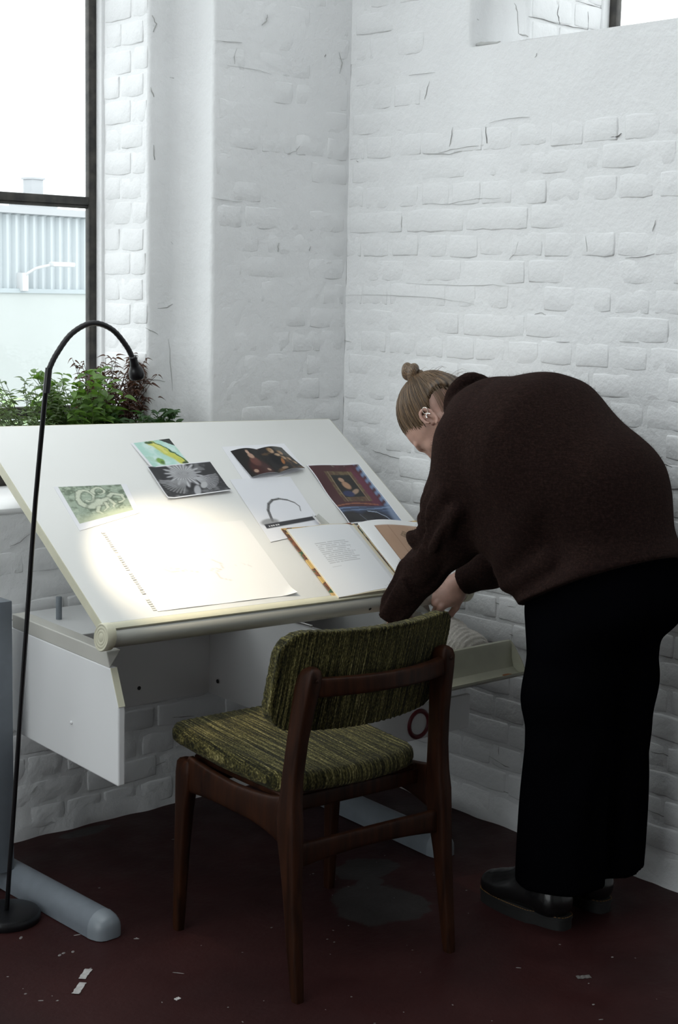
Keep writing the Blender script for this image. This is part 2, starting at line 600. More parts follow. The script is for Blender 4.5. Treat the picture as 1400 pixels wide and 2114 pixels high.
def profile_wall(mb, pts, z0, z1, dz=0.025, s=1.0):
    """plan polyline (wall face on the left-hand side when walking) swept upward with unevenness"""
    fine = []
    for a, b in zip(pts[:-1], pts[1:]):
        a, b = Vector((*a, 0)), Vector((*b, 0))
        k = max(1, int((b - a).length / 0.022))
        for i in range(k): fine.append(a.lerp(b, i / k))
    fine.append(Vector((*pts[-1], 0)))
    n = len(fine)
    nz = int((z1 - z0) / dz)
    v, f = [], []
    for j in range(nz + 1):
        z = z0 + (z1 - z0) * j / nz
        for i in range(n):
            t = fine[min(i + 1, n - 1)] - fine[max(i - 1, 0)]
            nr = Vector((t.y, -t.x, 0)).normalized()
            p = fine[i] + Vector((0, 0, z))
            w = 1.0 if 0 < i < n - 1 else 0
            v.append(p + nr * lump(p, s) * w)
    for j in range(nz):
        for i in range(n - 1):
            f.append((j * n + i, j * n + i + 1, (j + 1) * n + i + 1, (j + 1) * n + i))
    mb.add(v, f)


def arc(cx, cy, r, a0, a1, n=6):
    return [(cx + r * math.cos(math.radians(a0 + (a1 - a0) * i / n)), cy + r * math.sin(math.radians(a0 + (a1 - a0) * i / n))) for i in range(n + 1)]


SILL_Z = 0.975
LEDGE = 2.312
JX, D1 = -0.672, 0.149          # left window: jamb plane and depth of the shallow recess
FY = 0.424                      # inner face of the left window frame
JY, E1 = -0.66, 0.10            # right window: the same, turned
FX = 0.455

w = MB()
grid_face(w, (-2.0, 0, 0), (2.0, 0, 0), (0, 0, SILL_Z - 0.004), 96, 48, (0, -1, 0), 1.0, 0.010)
w.box((-6.3, 0.004, -0.1), (-2.0, 0.5, SILL_Z - 0.022))
w.box((-2.0, 0.03, -0.1), (0.5, 0.5, SILL_Z - 0.022))
prof = [(JX, FY + 0.06), (JX, D1 + 0.012)] + arc(JX + 0.012, D1 + 0.012, 0.012, 180, 270, 3) + \
       [(-0.60, D1)] + arc(-0.592, D1 - 0.05, 0.05, 90, 0, 8) + [(-0.542, 0.014)] + arc(-0.53, 0.012, 0.012, 180, 270, 4) + [(0.0, 0)]
profile_wall(w, prof, SILL_Z, 2.75)
w.box((JX + 0.03, D1 + 0.03, SILL_Z - 0.01), (0.5, 0.5, 3.95))
w.box((-0.51, 0.03, SILL_Z - 0.01), (0.5, 0.4, 3.95))
w.box((-0.542, 0.0, 2.75), (0.3, 0.5, 3.95))
w.box((JX, D1, 2.75), (-0.5, 0.5, 3.95))
w.box((-6.3, 0.0, 3.45), (-0.54, 0.5, 3.95))
w.box((-3.52, 0.0, SILL_Z - 0.03), (-2.6, 0.5, 3.5))
w.box((-6.3, 0.0, SILL_Z - 0.03), (-5.48, 0.5, 3.5))
wall_left = tag(w.build('wall_left', WHITE, None, True, fix=False, auto=50), kind='structure')

w = MB()
grid_face(w, (0, 0, 0), (0, -1.9, 0), (0, 0, LEDGE), 95, 116, (-1, 0, 0), 1.0, 0.012)
w.box((0.03, -6.7, -0.1), (0.55, 0.4, LEDGE - 0.03))
w.box((0.004, -6.7, -0.1), (0.4, -1.9, LEDGE))
prof = [(0, 0.0), (0, -0.513)] + arc(0.012, -0.513, 0.012, 180, 270, 4) + [(E1 - 0.05, -0.525)] + arc(E1 - 0.045, -0.57, 0.045, 90, 0, 8) + \
       [(E1, JY + 0.012)] + arc(E1 + 0.012, JY + 0.012, 0.012, 180, 270, 3) + [(FX + 0.06, JY)]
profile_wall(w, prof, LEDGE, 3.0)
w.add([(0, -0.5, LEDGE), (0, -2.65, LEDGE), (0.5, -2.65, LEDGE), (0.5, -0.5, LEDGE)], [(0, 1, 2, 3)])
w.box((0.03, -0.5, LEDGE - 0.03), (0.55, 0.4, 3.95))
w.box((E1 + 0.03, JY + 0.03, LEDGE - 0.03), (0.55, 0.4, 3.95))
w.box((0.0, JY, 3.0), (0.55, 0.0, 3.95))
w.box((0.0, -2.6, 3.6), (0.55, -0.5, 3.95))
w.box((0.0, -6.7, LEDGE - 0.03), (0.55, -2.6, 3.95))
wall_right = tag(w.build('wall_right', WHITE, None, True, fix=False, auto=50), kind='structure')

w = MB().box((ROOM_X - 0.3, ROOM_Y - 0.3, -0.1), (0.5, ROOM_Y, 4.0))
tag(w.build('wall_back', PLAIN_BACK), kind='structure')
w = MB()
for a, b in (((ROOM_Y, -0.1), (-4.3, 4.0)), ((-0.3, -0.1), (0.4, 4.0)), ((-4.3, -0.1), (-0.3, 0.3)), ((-4.3, 3.4), (-0.3, 4.0))):
    w.box((ROOM_X - 0.3, a[0], a[1]), (ROOM_X, b[0], b[1]))
tag(w.build('wall_side', PLAIN_WALL), kind='structure')
SX0, SX1, SY0, SY1 = -5.6, -0.5, -2.65, -0.25            # roof light added out of view for fill daylight
w = MB()
for a, b in (((ROOM_X - 0.3, ROOM_Y - 0.3), (SX0, 0.5)), ((SX1, ROOM_Y - 0.3), (0.55, 0.5)), ((SX0, ROOM_Y - 0.3), (SX1, SY0)), ((SX0, SY1), (SX1, 0.5))):
    w.box((*a, ROOM_Z), (*b, ROOM_Z + 0.15))
tag(w.build('ceiling', plain('ceiling_white', (0.62, 0.63, 0.64), 0.8)), kind='structure')
w = MB().box((ROOM_X - 0.3, ROOM_Y - 0.3, -0.12), (0.5, 0.45, 0.0))
tag(w.build('floor', floor_mat()), kind='structure')

# ---- bricks: every brick in view is its own piece, bedded in the paint of its wall
BH = 0.0765
COURSE0 = 2.084


def brick_mesh(L, seed, soft):
    rnd = random.Random(seed)
    nu, nv = (7 if L < 0.2 else 10), 5
    e = 0.0075 if soft else 0.0055
    H = BH - (0.0045 if soft else 0.0055)
    us = [-L / 2, -L / 2 + e * 0.5, -L / 2 + e] + [(-L / 2 + e) + (L - 2 * e) * i / (nu - 3) for i in range(1, nu - 3)] + [L / 2 - e, L / 2 - e * 0.5, L / 2]
    vs = [-H / 2, -H / 2 + e * 0.45, -H / 2 + e * 0.9, 0.0, H / 2 - e * 1.0, H / 2 - e * 0.5, H / 2]
    v, f, gr = [], [], []
    wob = [rnd.uniform(-1, 1) for _ in range(8)]
    for j, vv in enumerate(vs):
        for i, uu in enumerate(us):
            eu = min(i, len(us) - 1 - i)
            ev = min(j, len(vs) - 1 - j)
            q = min(eu, ev)
            d = (-0.006, -0.0012, 0.0)[min(q, 2)]
            d += noise.noise(Vector((uu * 24 + seed, vv * 32, seed * 3.1))) * 0.0026
            # wavering arrises, rounded corners
            a = noise.noise(Vector((uu * 26, seed * 1.7, 4.0))) * 0.0035
            b = noise.noise(Vector((vv * 40, seed * 2.3, 9.0))) * 0.0035
            cu = 1 - 0.10 * (abs(vv) / (H / 2)) ** 4 * 0.065 / L
            cv = 1 - 0.10 * (abs(uu) / (L / 2)) ** 6
            v.append((uu * cu + b, vv * cv + a + uu * wob[0] * 0.008, d))
            gr.append(0.0 if q > 1 else (1.0 if q == 0 else 0.45) * (1.0 if j <= 1 else (0.25 if j >= len(vs) - 2 else 0.6)))  # joint dirt plus painted shade: bottom rim darkest, top rim lightest
    n = len(us)
    for j in range(len(vs) - 1):
        for i in range(n - 1):
            f.append((j * n + i, j * n + i + 1, (j + 1) * n + i + 1, (j + 1) * n + i))
    me = bpy.data.meshes.new('brick')
    me.from_pydata(v, [], f)
    me.polygons.foreach_set('use_smooth', [True] * len(f))
    me.attributes.new('grime_shade', 'FLOAT', 'POINT').data.foreach_set('value', gr)
    me.materials.append(WHITE)
    me.update()
    return me


STRETCH, HEAD = 0.244, 0.118
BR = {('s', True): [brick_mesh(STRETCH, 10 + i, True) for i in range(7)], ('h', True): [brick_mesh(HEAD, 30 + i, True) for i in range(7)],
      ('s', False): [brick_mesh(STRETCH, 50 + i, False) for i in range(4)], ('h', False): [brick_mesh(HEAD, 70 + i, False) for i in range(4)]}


def lay(wall, origin, u, nrm, length, z0, z1, joint0, first_header, depth, soft=True, keep=None, seed=1):
    """one wall face: courses alternate headers and stretchers; depth(p) says how proud a brick stands there"""
    rnd = random.Random(seed)
    u, nrm, origin = Vector(u), Vector(nrm), Vector(origin)
    B = Matrix((u, Vector((0, 0, 1)), nrm)).transposed()
    n = math.floor((z1 - COURSE0) / BH + 1e-6)
    zt, row = COURSE0 + n * BH, -n
    while zt - BH > z0 - 0.02:
        zc = zt - BH / 2
        header = (row % 2 == 0) == first_header
        L = 0.1285 if header else 0.257
        s = joint0 % L if header else (joint0 + 0.0643) % L
        s -= L
        while s < length:
            a, b = max(s, 0.0), min(s + L, length)
            if b - a > 0.055:
                key = ('h' if b - a < 0.17 else 's', soft)
                me = rnd.choice(BR[key])
                c = (a + b) / 2
                p = origin + u * c + Vector((0, 0, zc))
                d = depth(p, rnd)
                if d is not None and (keep is None or keep(p)):
                    o = bpy.data.objects.new('brick', me)
                    COL.objects.link(o)
                    o.parent = wall
                    sx = (b - a - 0.0050) / (HEAD if key[0] == 'h' else STRETCH)
                    tilt = Matrix.Rotation(rnd.gauss(0, 0.008), 3, 'X') @ Matrix.Rotation(rnd.gauss(0, 0.008), 3, 'Y') @ Matrix.Rotation(rnd.gauss(0, 0.007), 3, 'Z')
                    M = (B @ tilt @ Matrix.Diagonal((sx, rnd.uniform(0.96, 1.03), 1.0))).to_4x4()
                    M.translation = p + nrm * (lump(p) + d) + u * rnd.gauss(0, 0.003) + Vector((0, 0, rnd.gauss(0, 0.002)))
                    o.matrix_world = M
            s += L
        zt -= BH
        row += 1


def d_right(p, r):
    if p.z > 2.06 and p.y < -0.30: return None                     # smooth plaster under the ledge
    near = min(1.0, 0.15 + (-p.y) / 0.45)                           # paint fills the joints near the corner
    lo_ = min(1.0, max(0.0, (1.25 - p.z) / 0.4))
    d = (r.uniform(0.0002, 0.0017) + lo_ * r.uniform(0.0003, 0.0022)) * near + noise.noise(p * 3.1) * 0.0008
    return d if d > -0.0022 else None


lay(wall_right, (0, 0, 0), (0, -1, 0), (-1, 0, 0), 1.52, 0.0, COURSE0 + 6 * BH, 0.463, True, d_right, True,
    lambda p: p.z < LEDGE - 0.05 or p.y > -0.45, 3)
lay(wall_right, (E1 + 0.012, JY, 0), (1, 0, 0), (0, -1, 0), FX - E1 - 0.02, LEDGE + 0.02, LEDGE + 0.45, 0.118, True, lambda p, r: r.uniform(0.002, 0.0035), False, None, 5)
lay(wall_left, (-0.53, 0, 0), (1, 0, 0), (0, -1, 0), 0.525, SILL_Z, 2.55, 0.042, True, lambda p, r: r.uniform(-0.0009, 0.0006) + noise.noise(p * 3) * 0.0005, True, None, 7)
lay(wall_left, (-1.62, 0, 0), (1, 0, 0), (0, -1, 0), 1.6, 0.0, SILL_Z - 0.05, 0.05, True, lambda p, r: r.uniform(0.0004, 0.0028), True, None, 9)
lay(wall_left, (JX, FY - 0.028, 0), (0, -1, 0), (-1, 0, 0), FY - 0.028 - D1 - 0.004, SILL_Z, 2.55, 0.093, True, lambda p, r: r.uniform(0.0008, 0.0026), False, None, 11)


# ---- cracks and chips in the old paint, where the photograph shows them
CRACK = plain('dark_grime_in_crack', (0.20, 0.195, 0.19), 0.9)
CRACKL = plain('grey_grime_in_crack', (0.42, 0.42, 0.41), 0.9)


def ray(px, py):
    return _r * ((px - 700) / F_PX) + _u * (-(py - 1057) / F_PX) + _f


def crack(wall, axis, c, nrm, pts, wd=0.0016, dark=True, off=0.0035):
    nrm = Vector(nrm)
    out = []
    rnd = random.Random(int(pts[0][0] * 7 + pts[0][1]))
    for (x0, y0), (x1, y1) in zip(pts[:-1], pts[1:]):
        for t in (0, 0.34, 0.67):
            out.append((x0 + (x1 - x0) * t + rnd.uniform(-1, 1), y0 + (y1 - y0) * t + rnd.uniform(-1, 1)))
    out.append(pts[-1])
    P3 = []
    for x, y in out:
        d = ray(x, y)
        p = CAM + d * ((c - CAM[axis]) / d[axis])
        P3.append(p + nrm * (lump(p) + off * 0.6))
    n = len(P3)
    wd *= 0.55
    mb = MB().tube(P3, [wd * (0.25 + 0.75 * math.sin(math.pi * (i + 0.4) / n)) * rnd.uniform(0.7, 1.3) for i in range(n)], 5)
    mb.build('crack', CRACK if dark else CRACKL, wall, True)


R_ = (wall_right, 0, 0.0, (-1, 0, 0))
for pts, wd, dk in (([(1262, 284), (1276, 282), (1284, 275)], 0.003, True), ([(1104, 652), (1107, 668), (1100, 694)], 0.0024, True), ([(1102, 650), (1116, 645), (1128, 650)], 0.002, False),
                    ([(906, 316), (932, 309), (966, 304), (1000, 299)], 0.0018, False), ([(880, 318), (930, 318), (955, 312)], 0.002, False), ([(935, 262), (933, 285), (929, 303)], 0.002, False), ([(1004, 262), (1006, 296)], 0.0022, True), ([(1010, 254), (1050, 244), (1095, 242)], 0.0016, False),
                    ([(888, 168), (883, 188), (878, 206)], 0.0016, False), ([(846, 156), (900, 150)], 0.0015, False), ([(878, 421), (930, 421), (985, 411), (1035, 409)], 0.0016, False), ([(1070, 498), (1066, 520), (1052, 535)], 0.0018, False), ([(1212, 488), (1214, 520)], 0.0018, False),
                    ([(1290, 533), (1330, 531), (1352, 524)], 0.0016, True), ([(1354, 455), (1348, 478)], 0.002, False), ([(1280, 705), (1320, 707)], 0.0018, False), ([(840, 585), (950, 590), (1020, 588), (1052, 592)], 0.0012, False), ([(700, 610), (780, 608), (850, 612), (910, 616), (980, 628)], 0.0013, False),
                    ([(832, 445), (830, 470)], 0.0018, False), ([(1342, 952), (1365, 954), (1388, 964)], 0.0022, True), ([(737, 332), (741, 334)], 0.0018, True), ([(706, 42), (712, 60), (709, 76)], 0.0035, False), ([(700, 688), (712, 702), (726, 706)], 0.0020, False),
                    ([(1000, 1236), (1040, 1250), (1078, 1256)], 0.0016, True), ([(1044, 1306), (1060, 1313), (1082, 1314)], 0.0018, True), ([(1010, 1560), (1044, 1582), (1078, 1588)], 0.0016, True), ([(1030, 1540), (1032, 1568)], 0.0014, True), ([(1010, 1626), (1050, 1636), (1080, 1642)], 0.0018, True),
                    ([(1345, 1552), (1372, 1556), (1400, 1570)], 0.0018, True), ([(1342, 1608), (1375, 1613)], 0.0016, True), ([(1336, 1670), (1370, 1684), (1400, 1690)], 0.0018, True), ([(770, 930), (790, 936), (815, 945), (850, 950)], 0.0018, True), ([(1105, 118), (1109, 110)], 0.0016, True), ([(1150, 706), (1178, 706)], 0.0012, True)):
    crack(*R_, pts, wd, dk)
L_ = (wall_left, 1, 0.0, (0, -1, 0))
for pts, wd, dk in (([(440, 84), (470, 86), (500, 88)], 0.0014, False), ([(489, 98), (483, 118), (484, 132)], 0.0015, False), ([(552, 30), (550, 44), (540, 52)], 0.003, False), ([(592, 318), (610, 312), (618, 302)], 0.0018, False), ([(575, 502), (574, 520)], 0.003, False), ([(640, 508), (638, 518)], 0.0022, False),
                    ([(436, 408), (470, 414), (500, 416)], 0.0014, False), ([(672, 112), (670, 118)], 0.002, True), ([(700, 108), (706, 130), (700, 152)], 0.0028, False), ([(470, 136), (520, 142), (560, 154)], 0.0013, False),
                    ([(20, 1128), (40, 1118), (60, 1102)], 0.0016, True), ([(100, 1172), (126, 1168), (142, 1160)], 0.0018, True), ([(320, 1488), (360, 1480), (400, 1478)], 0.0018, True), ([(60, 1640), (76, 1622)], 0.0016, False), ([(300, 1590), (340, 1572)], 0.0014, False)):
    crack(*L_, pts, wd, dk)
N_ = (wall_left, 1, D1, (0, -1, 0))
for pts, wd, dk in (([(314, 32), (322, 50), (316, 66)], 0.004, False), ([(312, 180), (318, 200)], 0.003, False), ([(316, 300), (319, 330)], 0.0035, False), ([(350, 160), (364, 162), (378, 164)], 0.0014, True), ([(325, 636), (345, 634), (358, 628), (372, 612)], 0.0030, False), ([(362, 620), (372, 604), (376, 590)], 0.006, False),
                    ([(352, 500), (364, 516), (370, 540)], 0.0022, False), ([(300, 676), (326, 690)], 0.0018, False), ([(348, 700), (352, 770), (356, 830)], 0.0020, False), ([(304, 780), (340, 788)], 0.0016, False)):
    crack(*N_, pts, wd, dk, 0.001)
for pts, wd in (([(962, 95), (985, 92), (1010, 91), (1034, 86)], 0.010), ([(966, 30), (978, 33), (990, 42)], 0.003), ([(1064, 6), (1070, 24), (1072, 70)], 0.0028), ([(1074, 70), (1092, 76)], 0.004)):
    crack(wall_right, 0, 0.03 if pts[0][0] < 1000 else E1, (-1, 0, 0), pts, wd, False, 0.001)
J_ = (wall_right, 1, JY, (0, -1, 0))
for pts, wd in (([(1090, 35), (1120, 40), (1152, 50)], 0.0022), ([(1152, 6), (1150, 30), (1155, 50)], 0.0035), ([(1152, 50), (1182, 56), (1212, 62)], 0.0024), ([(1212, 24), (1212, 62)], 0.0022), ([(1188, 2), (1220, 12), (1248, 20)], 0.0020)):
    crack(*J_, pts, wd, True, 0.0035)


# ---- windows
def window(name, M, w0, w1, z0, z1, mull, bars, thick=0.026, sw=0.042):
    """M maps (along, depth, up) to the world"""
    root = empty(name)
    tag(root, kind='structure')
    mb = MB()
    mb.bbox((w0, 0, z0), (w0 + sw, thick, z1), 0.006, 2, M)
    mb.build('stile', FRAME_MAT, root, auto=40)
    mb = MB(); mb.bbox((w1 - sw, 0, z0), (w1, thick, z1), 0.006, 2, M); mb.build('stile', FRAME_MAT, root, auto=40)
    for a, b, nm in ((z0, z0 + 0.045, 'bottom_rail'), (z1 - 0.045, z1, 'top_rail')):
        mb = MB(); mb.bbox((w0 + sw * 0.7, 0.003, a), (w1 - sw * 0.7, thick - 0.003, b), 0.005, 2, M); mb.build(nm, FRAME_MAT, root, auto=40)
    xs = [w0 + sw] + mull + [w1 - sw]
    zs = [z0 + 0.045] + bars + [z1 - 0.045]
    for x in mull:
        mb = MB(); mb.bbox((x - 0.016, 0.004, z0 + 0.02), (x + 0.016, thick - 0.004, z1 - 0.02), 0.004, 2, M); mb.build('mullion', FRAME_MAT, root, auto=40)
    for z in bars:
        mb = MB()
        mb.bbox((w0 + sw * 0.6, 0.003, z - 0.008), (w1 - sw * 0.6, thick - 0.004, z + 0.018), 0.004, 2, M)
        mb.bbox((w0 + sw * 0.6, 0.008, z - 0.018), (w1 - sw * 0.6, thick - 0.006, z - 0.006), 0.003, 1, M)
        mb.build('transom_bar', FRAME_MAT, root, auto=40)
    for xa, xb in zip(xs[:-1], xs[1:]):
        for za, zb in zip(zs[:-1], zs[1:]):
            mb = MB(); mb.box((xa - 0.002, thick * 0.55, za - 0.002), (xb + 0.002, thick * 0.55 + 0.003, zb + 0.002), M)
            mb.build('pane', GLASS, root)
    return root


Ml = Matrix(((-1, 0, 0, 0), (0, 1, 0, FY), (0, 0, 1, 0), (0, 0, 0, 1)))
win1 = window('window_1', Ml, 0.668, 2.605, SILL_Z, 3.46, [1.315, 1.955], [1.20, 1.852, 2.50, 3.05])
mb = MB(); mb.bbox((-2.6, -0.004, SILL_Z - 0.02), (JX + 0.004, FY + 0.06, SILL_Z), 0.006, 2); mb.build('window_sill', SILL_MAT, win1, auto=40)
win2 = window('window_2', Matrix(((0, 1, 0, FX), (-1, 0, 0, 0), (0, 0, 1, 0), (0, 0, 0, 1))), 0.656, 2.6, LEDGE, 3.61, [1.30, 1.95], [2.95])
win3 = window('window_3', Ml, 3.51, 5.49, SILL_Z, 3.46, [4.17, 4.83], [1.20, 1.852, 2.50, 3.05])
mb = MB(); mb.bbox((-5.48, -0.004, SILL_Z - 0.02), (-3.52, FY + 0.06, SILL_Z), 0.006, 2); mb.build('window_sill', SILL_MAT, win3, auto=40)
added_win4 = window('added_skylight', Matrix(((1, 0, 0, 0), (0, 0, 1, 0), (0, 1, 0, ROOM_Z + 0.06), (0, 0, 0, 1))), SX0, SX1, SY0, SY1, [-4.3, -3.05, -1.8], [-1.45])  # unseen roof light, added to brighten the room from above
added_win5 = window('added_side_window', Matrix(((0, -1, 0, ROOM_X - 0.15), (1, 0, 0, 0), (0, 0, 1, 0), (0, 0, 0, 1))), -4.3, -0.3, 0.3, 3.4, [-3.3, -2.3, -1.3], [1.1, 1.9, 2.6])  # unseen side window, added to brighten faces turned its way
# narrow plaster fillets between masonry and frame
mb = MB(); mb.bbox((JX - 0.012, FY - 0.03, SILL_Z), (JX + 0.03, FY + 0.004, 3.45), 0.006, 2)
tag(mb.build('trim_1', WHITE, None, auto=40), kind='structure')
mb = MB(); mb.bbox((FX - 0.03, JY - 0.012, LEDGE), (FX + 0.004, JY + 0.03, 3.6), 0.006, 2)
tag(mb.build('trim_2', WHITE, None, auto=40), kind='structure')

# ------------------------------------------------------------------ outside the left window
YARD = plain('pale_concrete_yard', (0.5, 0.51, 0.51), 0.9, var=0.1, scale=0.4)
mb = MB(); mb.box((-60, 0.9, -3.3), (80, 90, -3.0))
tag(mb.build('ground', YARD), kind='structure')
CLAD = plain('pale_blue_grey_cladding', (0.47, 0.51, 0.53), 0.8)
CLAD2 = plain('pale_render', (0.46, 0.49, 0.478), 0.8, var=0.03, scale=0.5)
FAR = plain('hazy_pale_concrete', (0.42, 0.435, 0.45), 0.9)


def warehouse():
    root = empty('warehouse', (12.4, 25.0, -3.0), math.radians(9))
    tag(root, 'long pale warehouse with ribbed upper cladding across the yard', 'building')
    L0, L1 = -12, 16
    mb = MB(); mb.box((L0, 0, 0), (L1, 12, 4.45)); mb.build('lower_wall', CLAD2, root)
    mb = MB(); mb.box((L0, 0.15, 4.45), (L1, 12, 6.02)); mb.build('cladding_sheet', CLAD, root)
    for i in range(120):
        x = L0 + 0.1 + i * 0.233
        if x > L1: break
        m = rib if i else None
        if i == 0:
            rib = MB().prism([(0, 0.152, 4.47), (0.05, 0.06, 4.47), (0.11, 0.06, 4.47), (0.16, 0.152, 4.47)], (0, 0, 1.52)).build('cladding_rib', CLAD, root)
            rib.location = (x, 0, 0)
        else:
            o = rib.copy(); COL.objects.link(o); o.location = (x, 0, 0)
    mb = MB(); mb.box((L0 - 0.1, -0.08, 6.02), (L1 + 0.1, 12.1, 6.16)); mb.build('roof_edge', FAR, root)
    mb = MB(); mb.box((L0, -0.05, 4.38), (L1, 0.16, 4.47)); mb.build('flashing', plain('blue_grey_flashing', (0.40, 0.45, 0.47), 0.7), root)
    mb = MB()
    mb.bbox((0.52, -0.14, 4.42), (0.68, 0.10, 4.80), 0.02)
    mb.tube([(0.6, -0.1, 4.75), (0.75, -0.3, 4.9), (1.0, -0.5, 4.98), (1.15, -0.55, 4.99)], 0.03)
    mb.bbox((0.95, -0.62, 4.94), (1.55, -0.44, 5.04), 0.03)
    mb.build('wall_lamp', plain('white_lamp_housing', (0.60, 0.61, 0.62), 0.5), root, auto=40)
    return root


warehouse()


vent = empty('roof_vent', (15.3, 28.6, 3.155), math.radians(9))
tag(vent, 'faint square vent with a short stack on the warehouse roof', 'vent')
MB().bbox((-0.45, -0.35, 0), (0.45, 0.35, 0.50), 0.02).build('housing', FAR, vent)
mb = MB(); mb.bbox((-0.17, -0.17, 0.49), (0.17, 0.17, 0.84), 0.02); mb.bbox((-0.20, -0.20, 0.83), (0.20, 0.20, 0.88), 0.01)
mb.build('stack', FAR, vent)

# ------------------------------------------------------------------ drafting table
RL, TL_ = math.radians(-1.187), math.radians(33.825)
BA = Vector((-1.404, -0.752, 0.80))                 # front left corner of the board's top face
EX = Vector((math.cos(RL), 0, math.sin(RL)))
EY = Vector((0, math.cos(TL_), math.sin(TL_)))
EY = (EY - EX * EX.dot(EY)).normalized()
EN = EX.cross(EY)
BW, BL = 1.228, 0.754
MBRD = Matrix(((EX.x, EY.x, EN.x, BA.x), (EX.y, EY.y, EN.y, BA.y), (EX.z, EY.z, EN.z, BA.z), (0, 0, 0, 1)))


def bp(u, v, h=0.0):
    return BA + EX * u + EY * v + EN * h


table = empty('drafting_table', (-0.83, -0.45, 0.0))
tag(table, 'white drafting table with tilted board, pull-out trays and grey feet', 'table')


def tpart(mb, name, mat, parent=None, **k):
    o = mb.build(name, mat, None, **k)
    p = parent or table
    o.parent = p
    o.matrix_parent_inverse = Matrix.Translation(-table.location) if p is table else Matrix.Identity(4)
    return o


board = tpart(MB().bbox((0, -0.004, -0.026), (BW, BL, 0), 0.0025, 2, MBRD), 'drawing_board', BOARD, auto=40)
# edge banding on both short sides and the top
for a, b in (((-0.0015, 0.0, -0.025), (0.0015, BL - 0.002, -0.001)), ((BW - 0.0015, 0.0, -0.025), (BW + 0.0015, BL - 0.002, -0.001))):
    tpart(MB().box(a, b, MBRD), 'edge_band', CREAM, board)
tpart(MB().box((0.002, BL - 0.0015, -0.025), (BW - 0.002, BL + 0.0015, -0.001), MBRD), 'edge_band', CREAM, board)
# pencil rail: D-shaped aluminium extrusion with a raised lip
prof = [(0.004, 0.0015), (-0.004, 0.0055), (-0.016, 0.0062), (-0.020, 0.004), (-0.022, -0.001), (-0.030, -0.003), (-0.040, -0.012), (-0.0445, -0.024),
        (-0.042, -0.038), (-0.033, -0.049), (-0.020, -0.053), (-0.008, -0.049), (0.0, -0.040), (0.004, -0.028)]
rail = tpart(MB().prism([MBRD @ Vector((0.008, v, n)) for v, n in prof], EX * (BW - 0.016)), 'pencil_rail', ALU, auto=35)
lip = [(0.003, 0.0012), (-0.004, 0.0056), (-0.015, 0.0066), (-0.0205, 0.0048), (-0.0215, 0.001), (-0.012, 0.0005)]
tpart(MB().prism([MBRD @ Vector((0.009, v, n + 0.0006)) for v, n in lip], EX * (BW - 0.018)), 'rail_lip', CREAM, rail, auto=35)
for u0, sgn in ((0.0, -1), (BW, 1)):
    Mc = MBRD @ Matrix.Translation((u0, -0.019, -0.0225)) @ Matrix.Rotation(math.pi / 2 * sgn, 4, 'Y') @ Matrix.Diagonal((1.08, 0.88, 1, 1))
    cap = MB().lathe([(0.0335, -0.016), (0.0345, -0.010), (0.0345, 0.006), (0.0325, 0.0085), (0.0285, 0.0085), (0.0275, 0.0078), (0.0265, 0.0085),
                      (0.0205, 0.0085), (0.0195, 0.0078), (0.0185, 0.0085), (0.0125, 0.0085), (0.0115, 0.0078), (0.0105, 0.0085), (0.001, 0.0085)], 28, Mc)
    tpart(cap, 'end_cap', CREAM, rail, auto=40)
for u in (0.835, 0.895):
    tpart(MB().lathe([(0.0042, 0), (0.0042, 0.0015)], 10, MBRD @ Matrix.Translation((u, -0.0435, -0.020)) @ Matrix.Rotation(math.pi / 2, 4, 'X')), 'screw', DARKHOLE, rail)
tpart(MB().bbox((0.928, -0.0475, -0.030), (0.940, -0.042, -0.008), 0.002, 1, MBRD), 'latch', BLACK, rail)

# shelf under the board, with a support peg and a slot
tpart(MB().bbox((-1.335, -0.362, 0.664), (-0.33, -0.03, 0.680), 0.0015, 1), 'shelf', PANEL)
tpart(MB().lathe([(0.0085, 0.68), (0.0085, 0.742), (0.0075, 0.744), (0.002, 0.744)], 16, Matrix.Translation((-1.175, -0.165, 0))), 'support_peg', STEELTIP, auto=40)
tpart(MB().box((-1.29, -0.105, 0.6796), (-1.235, -0.099, 0.6806)), 'slot', DARKHOLE)


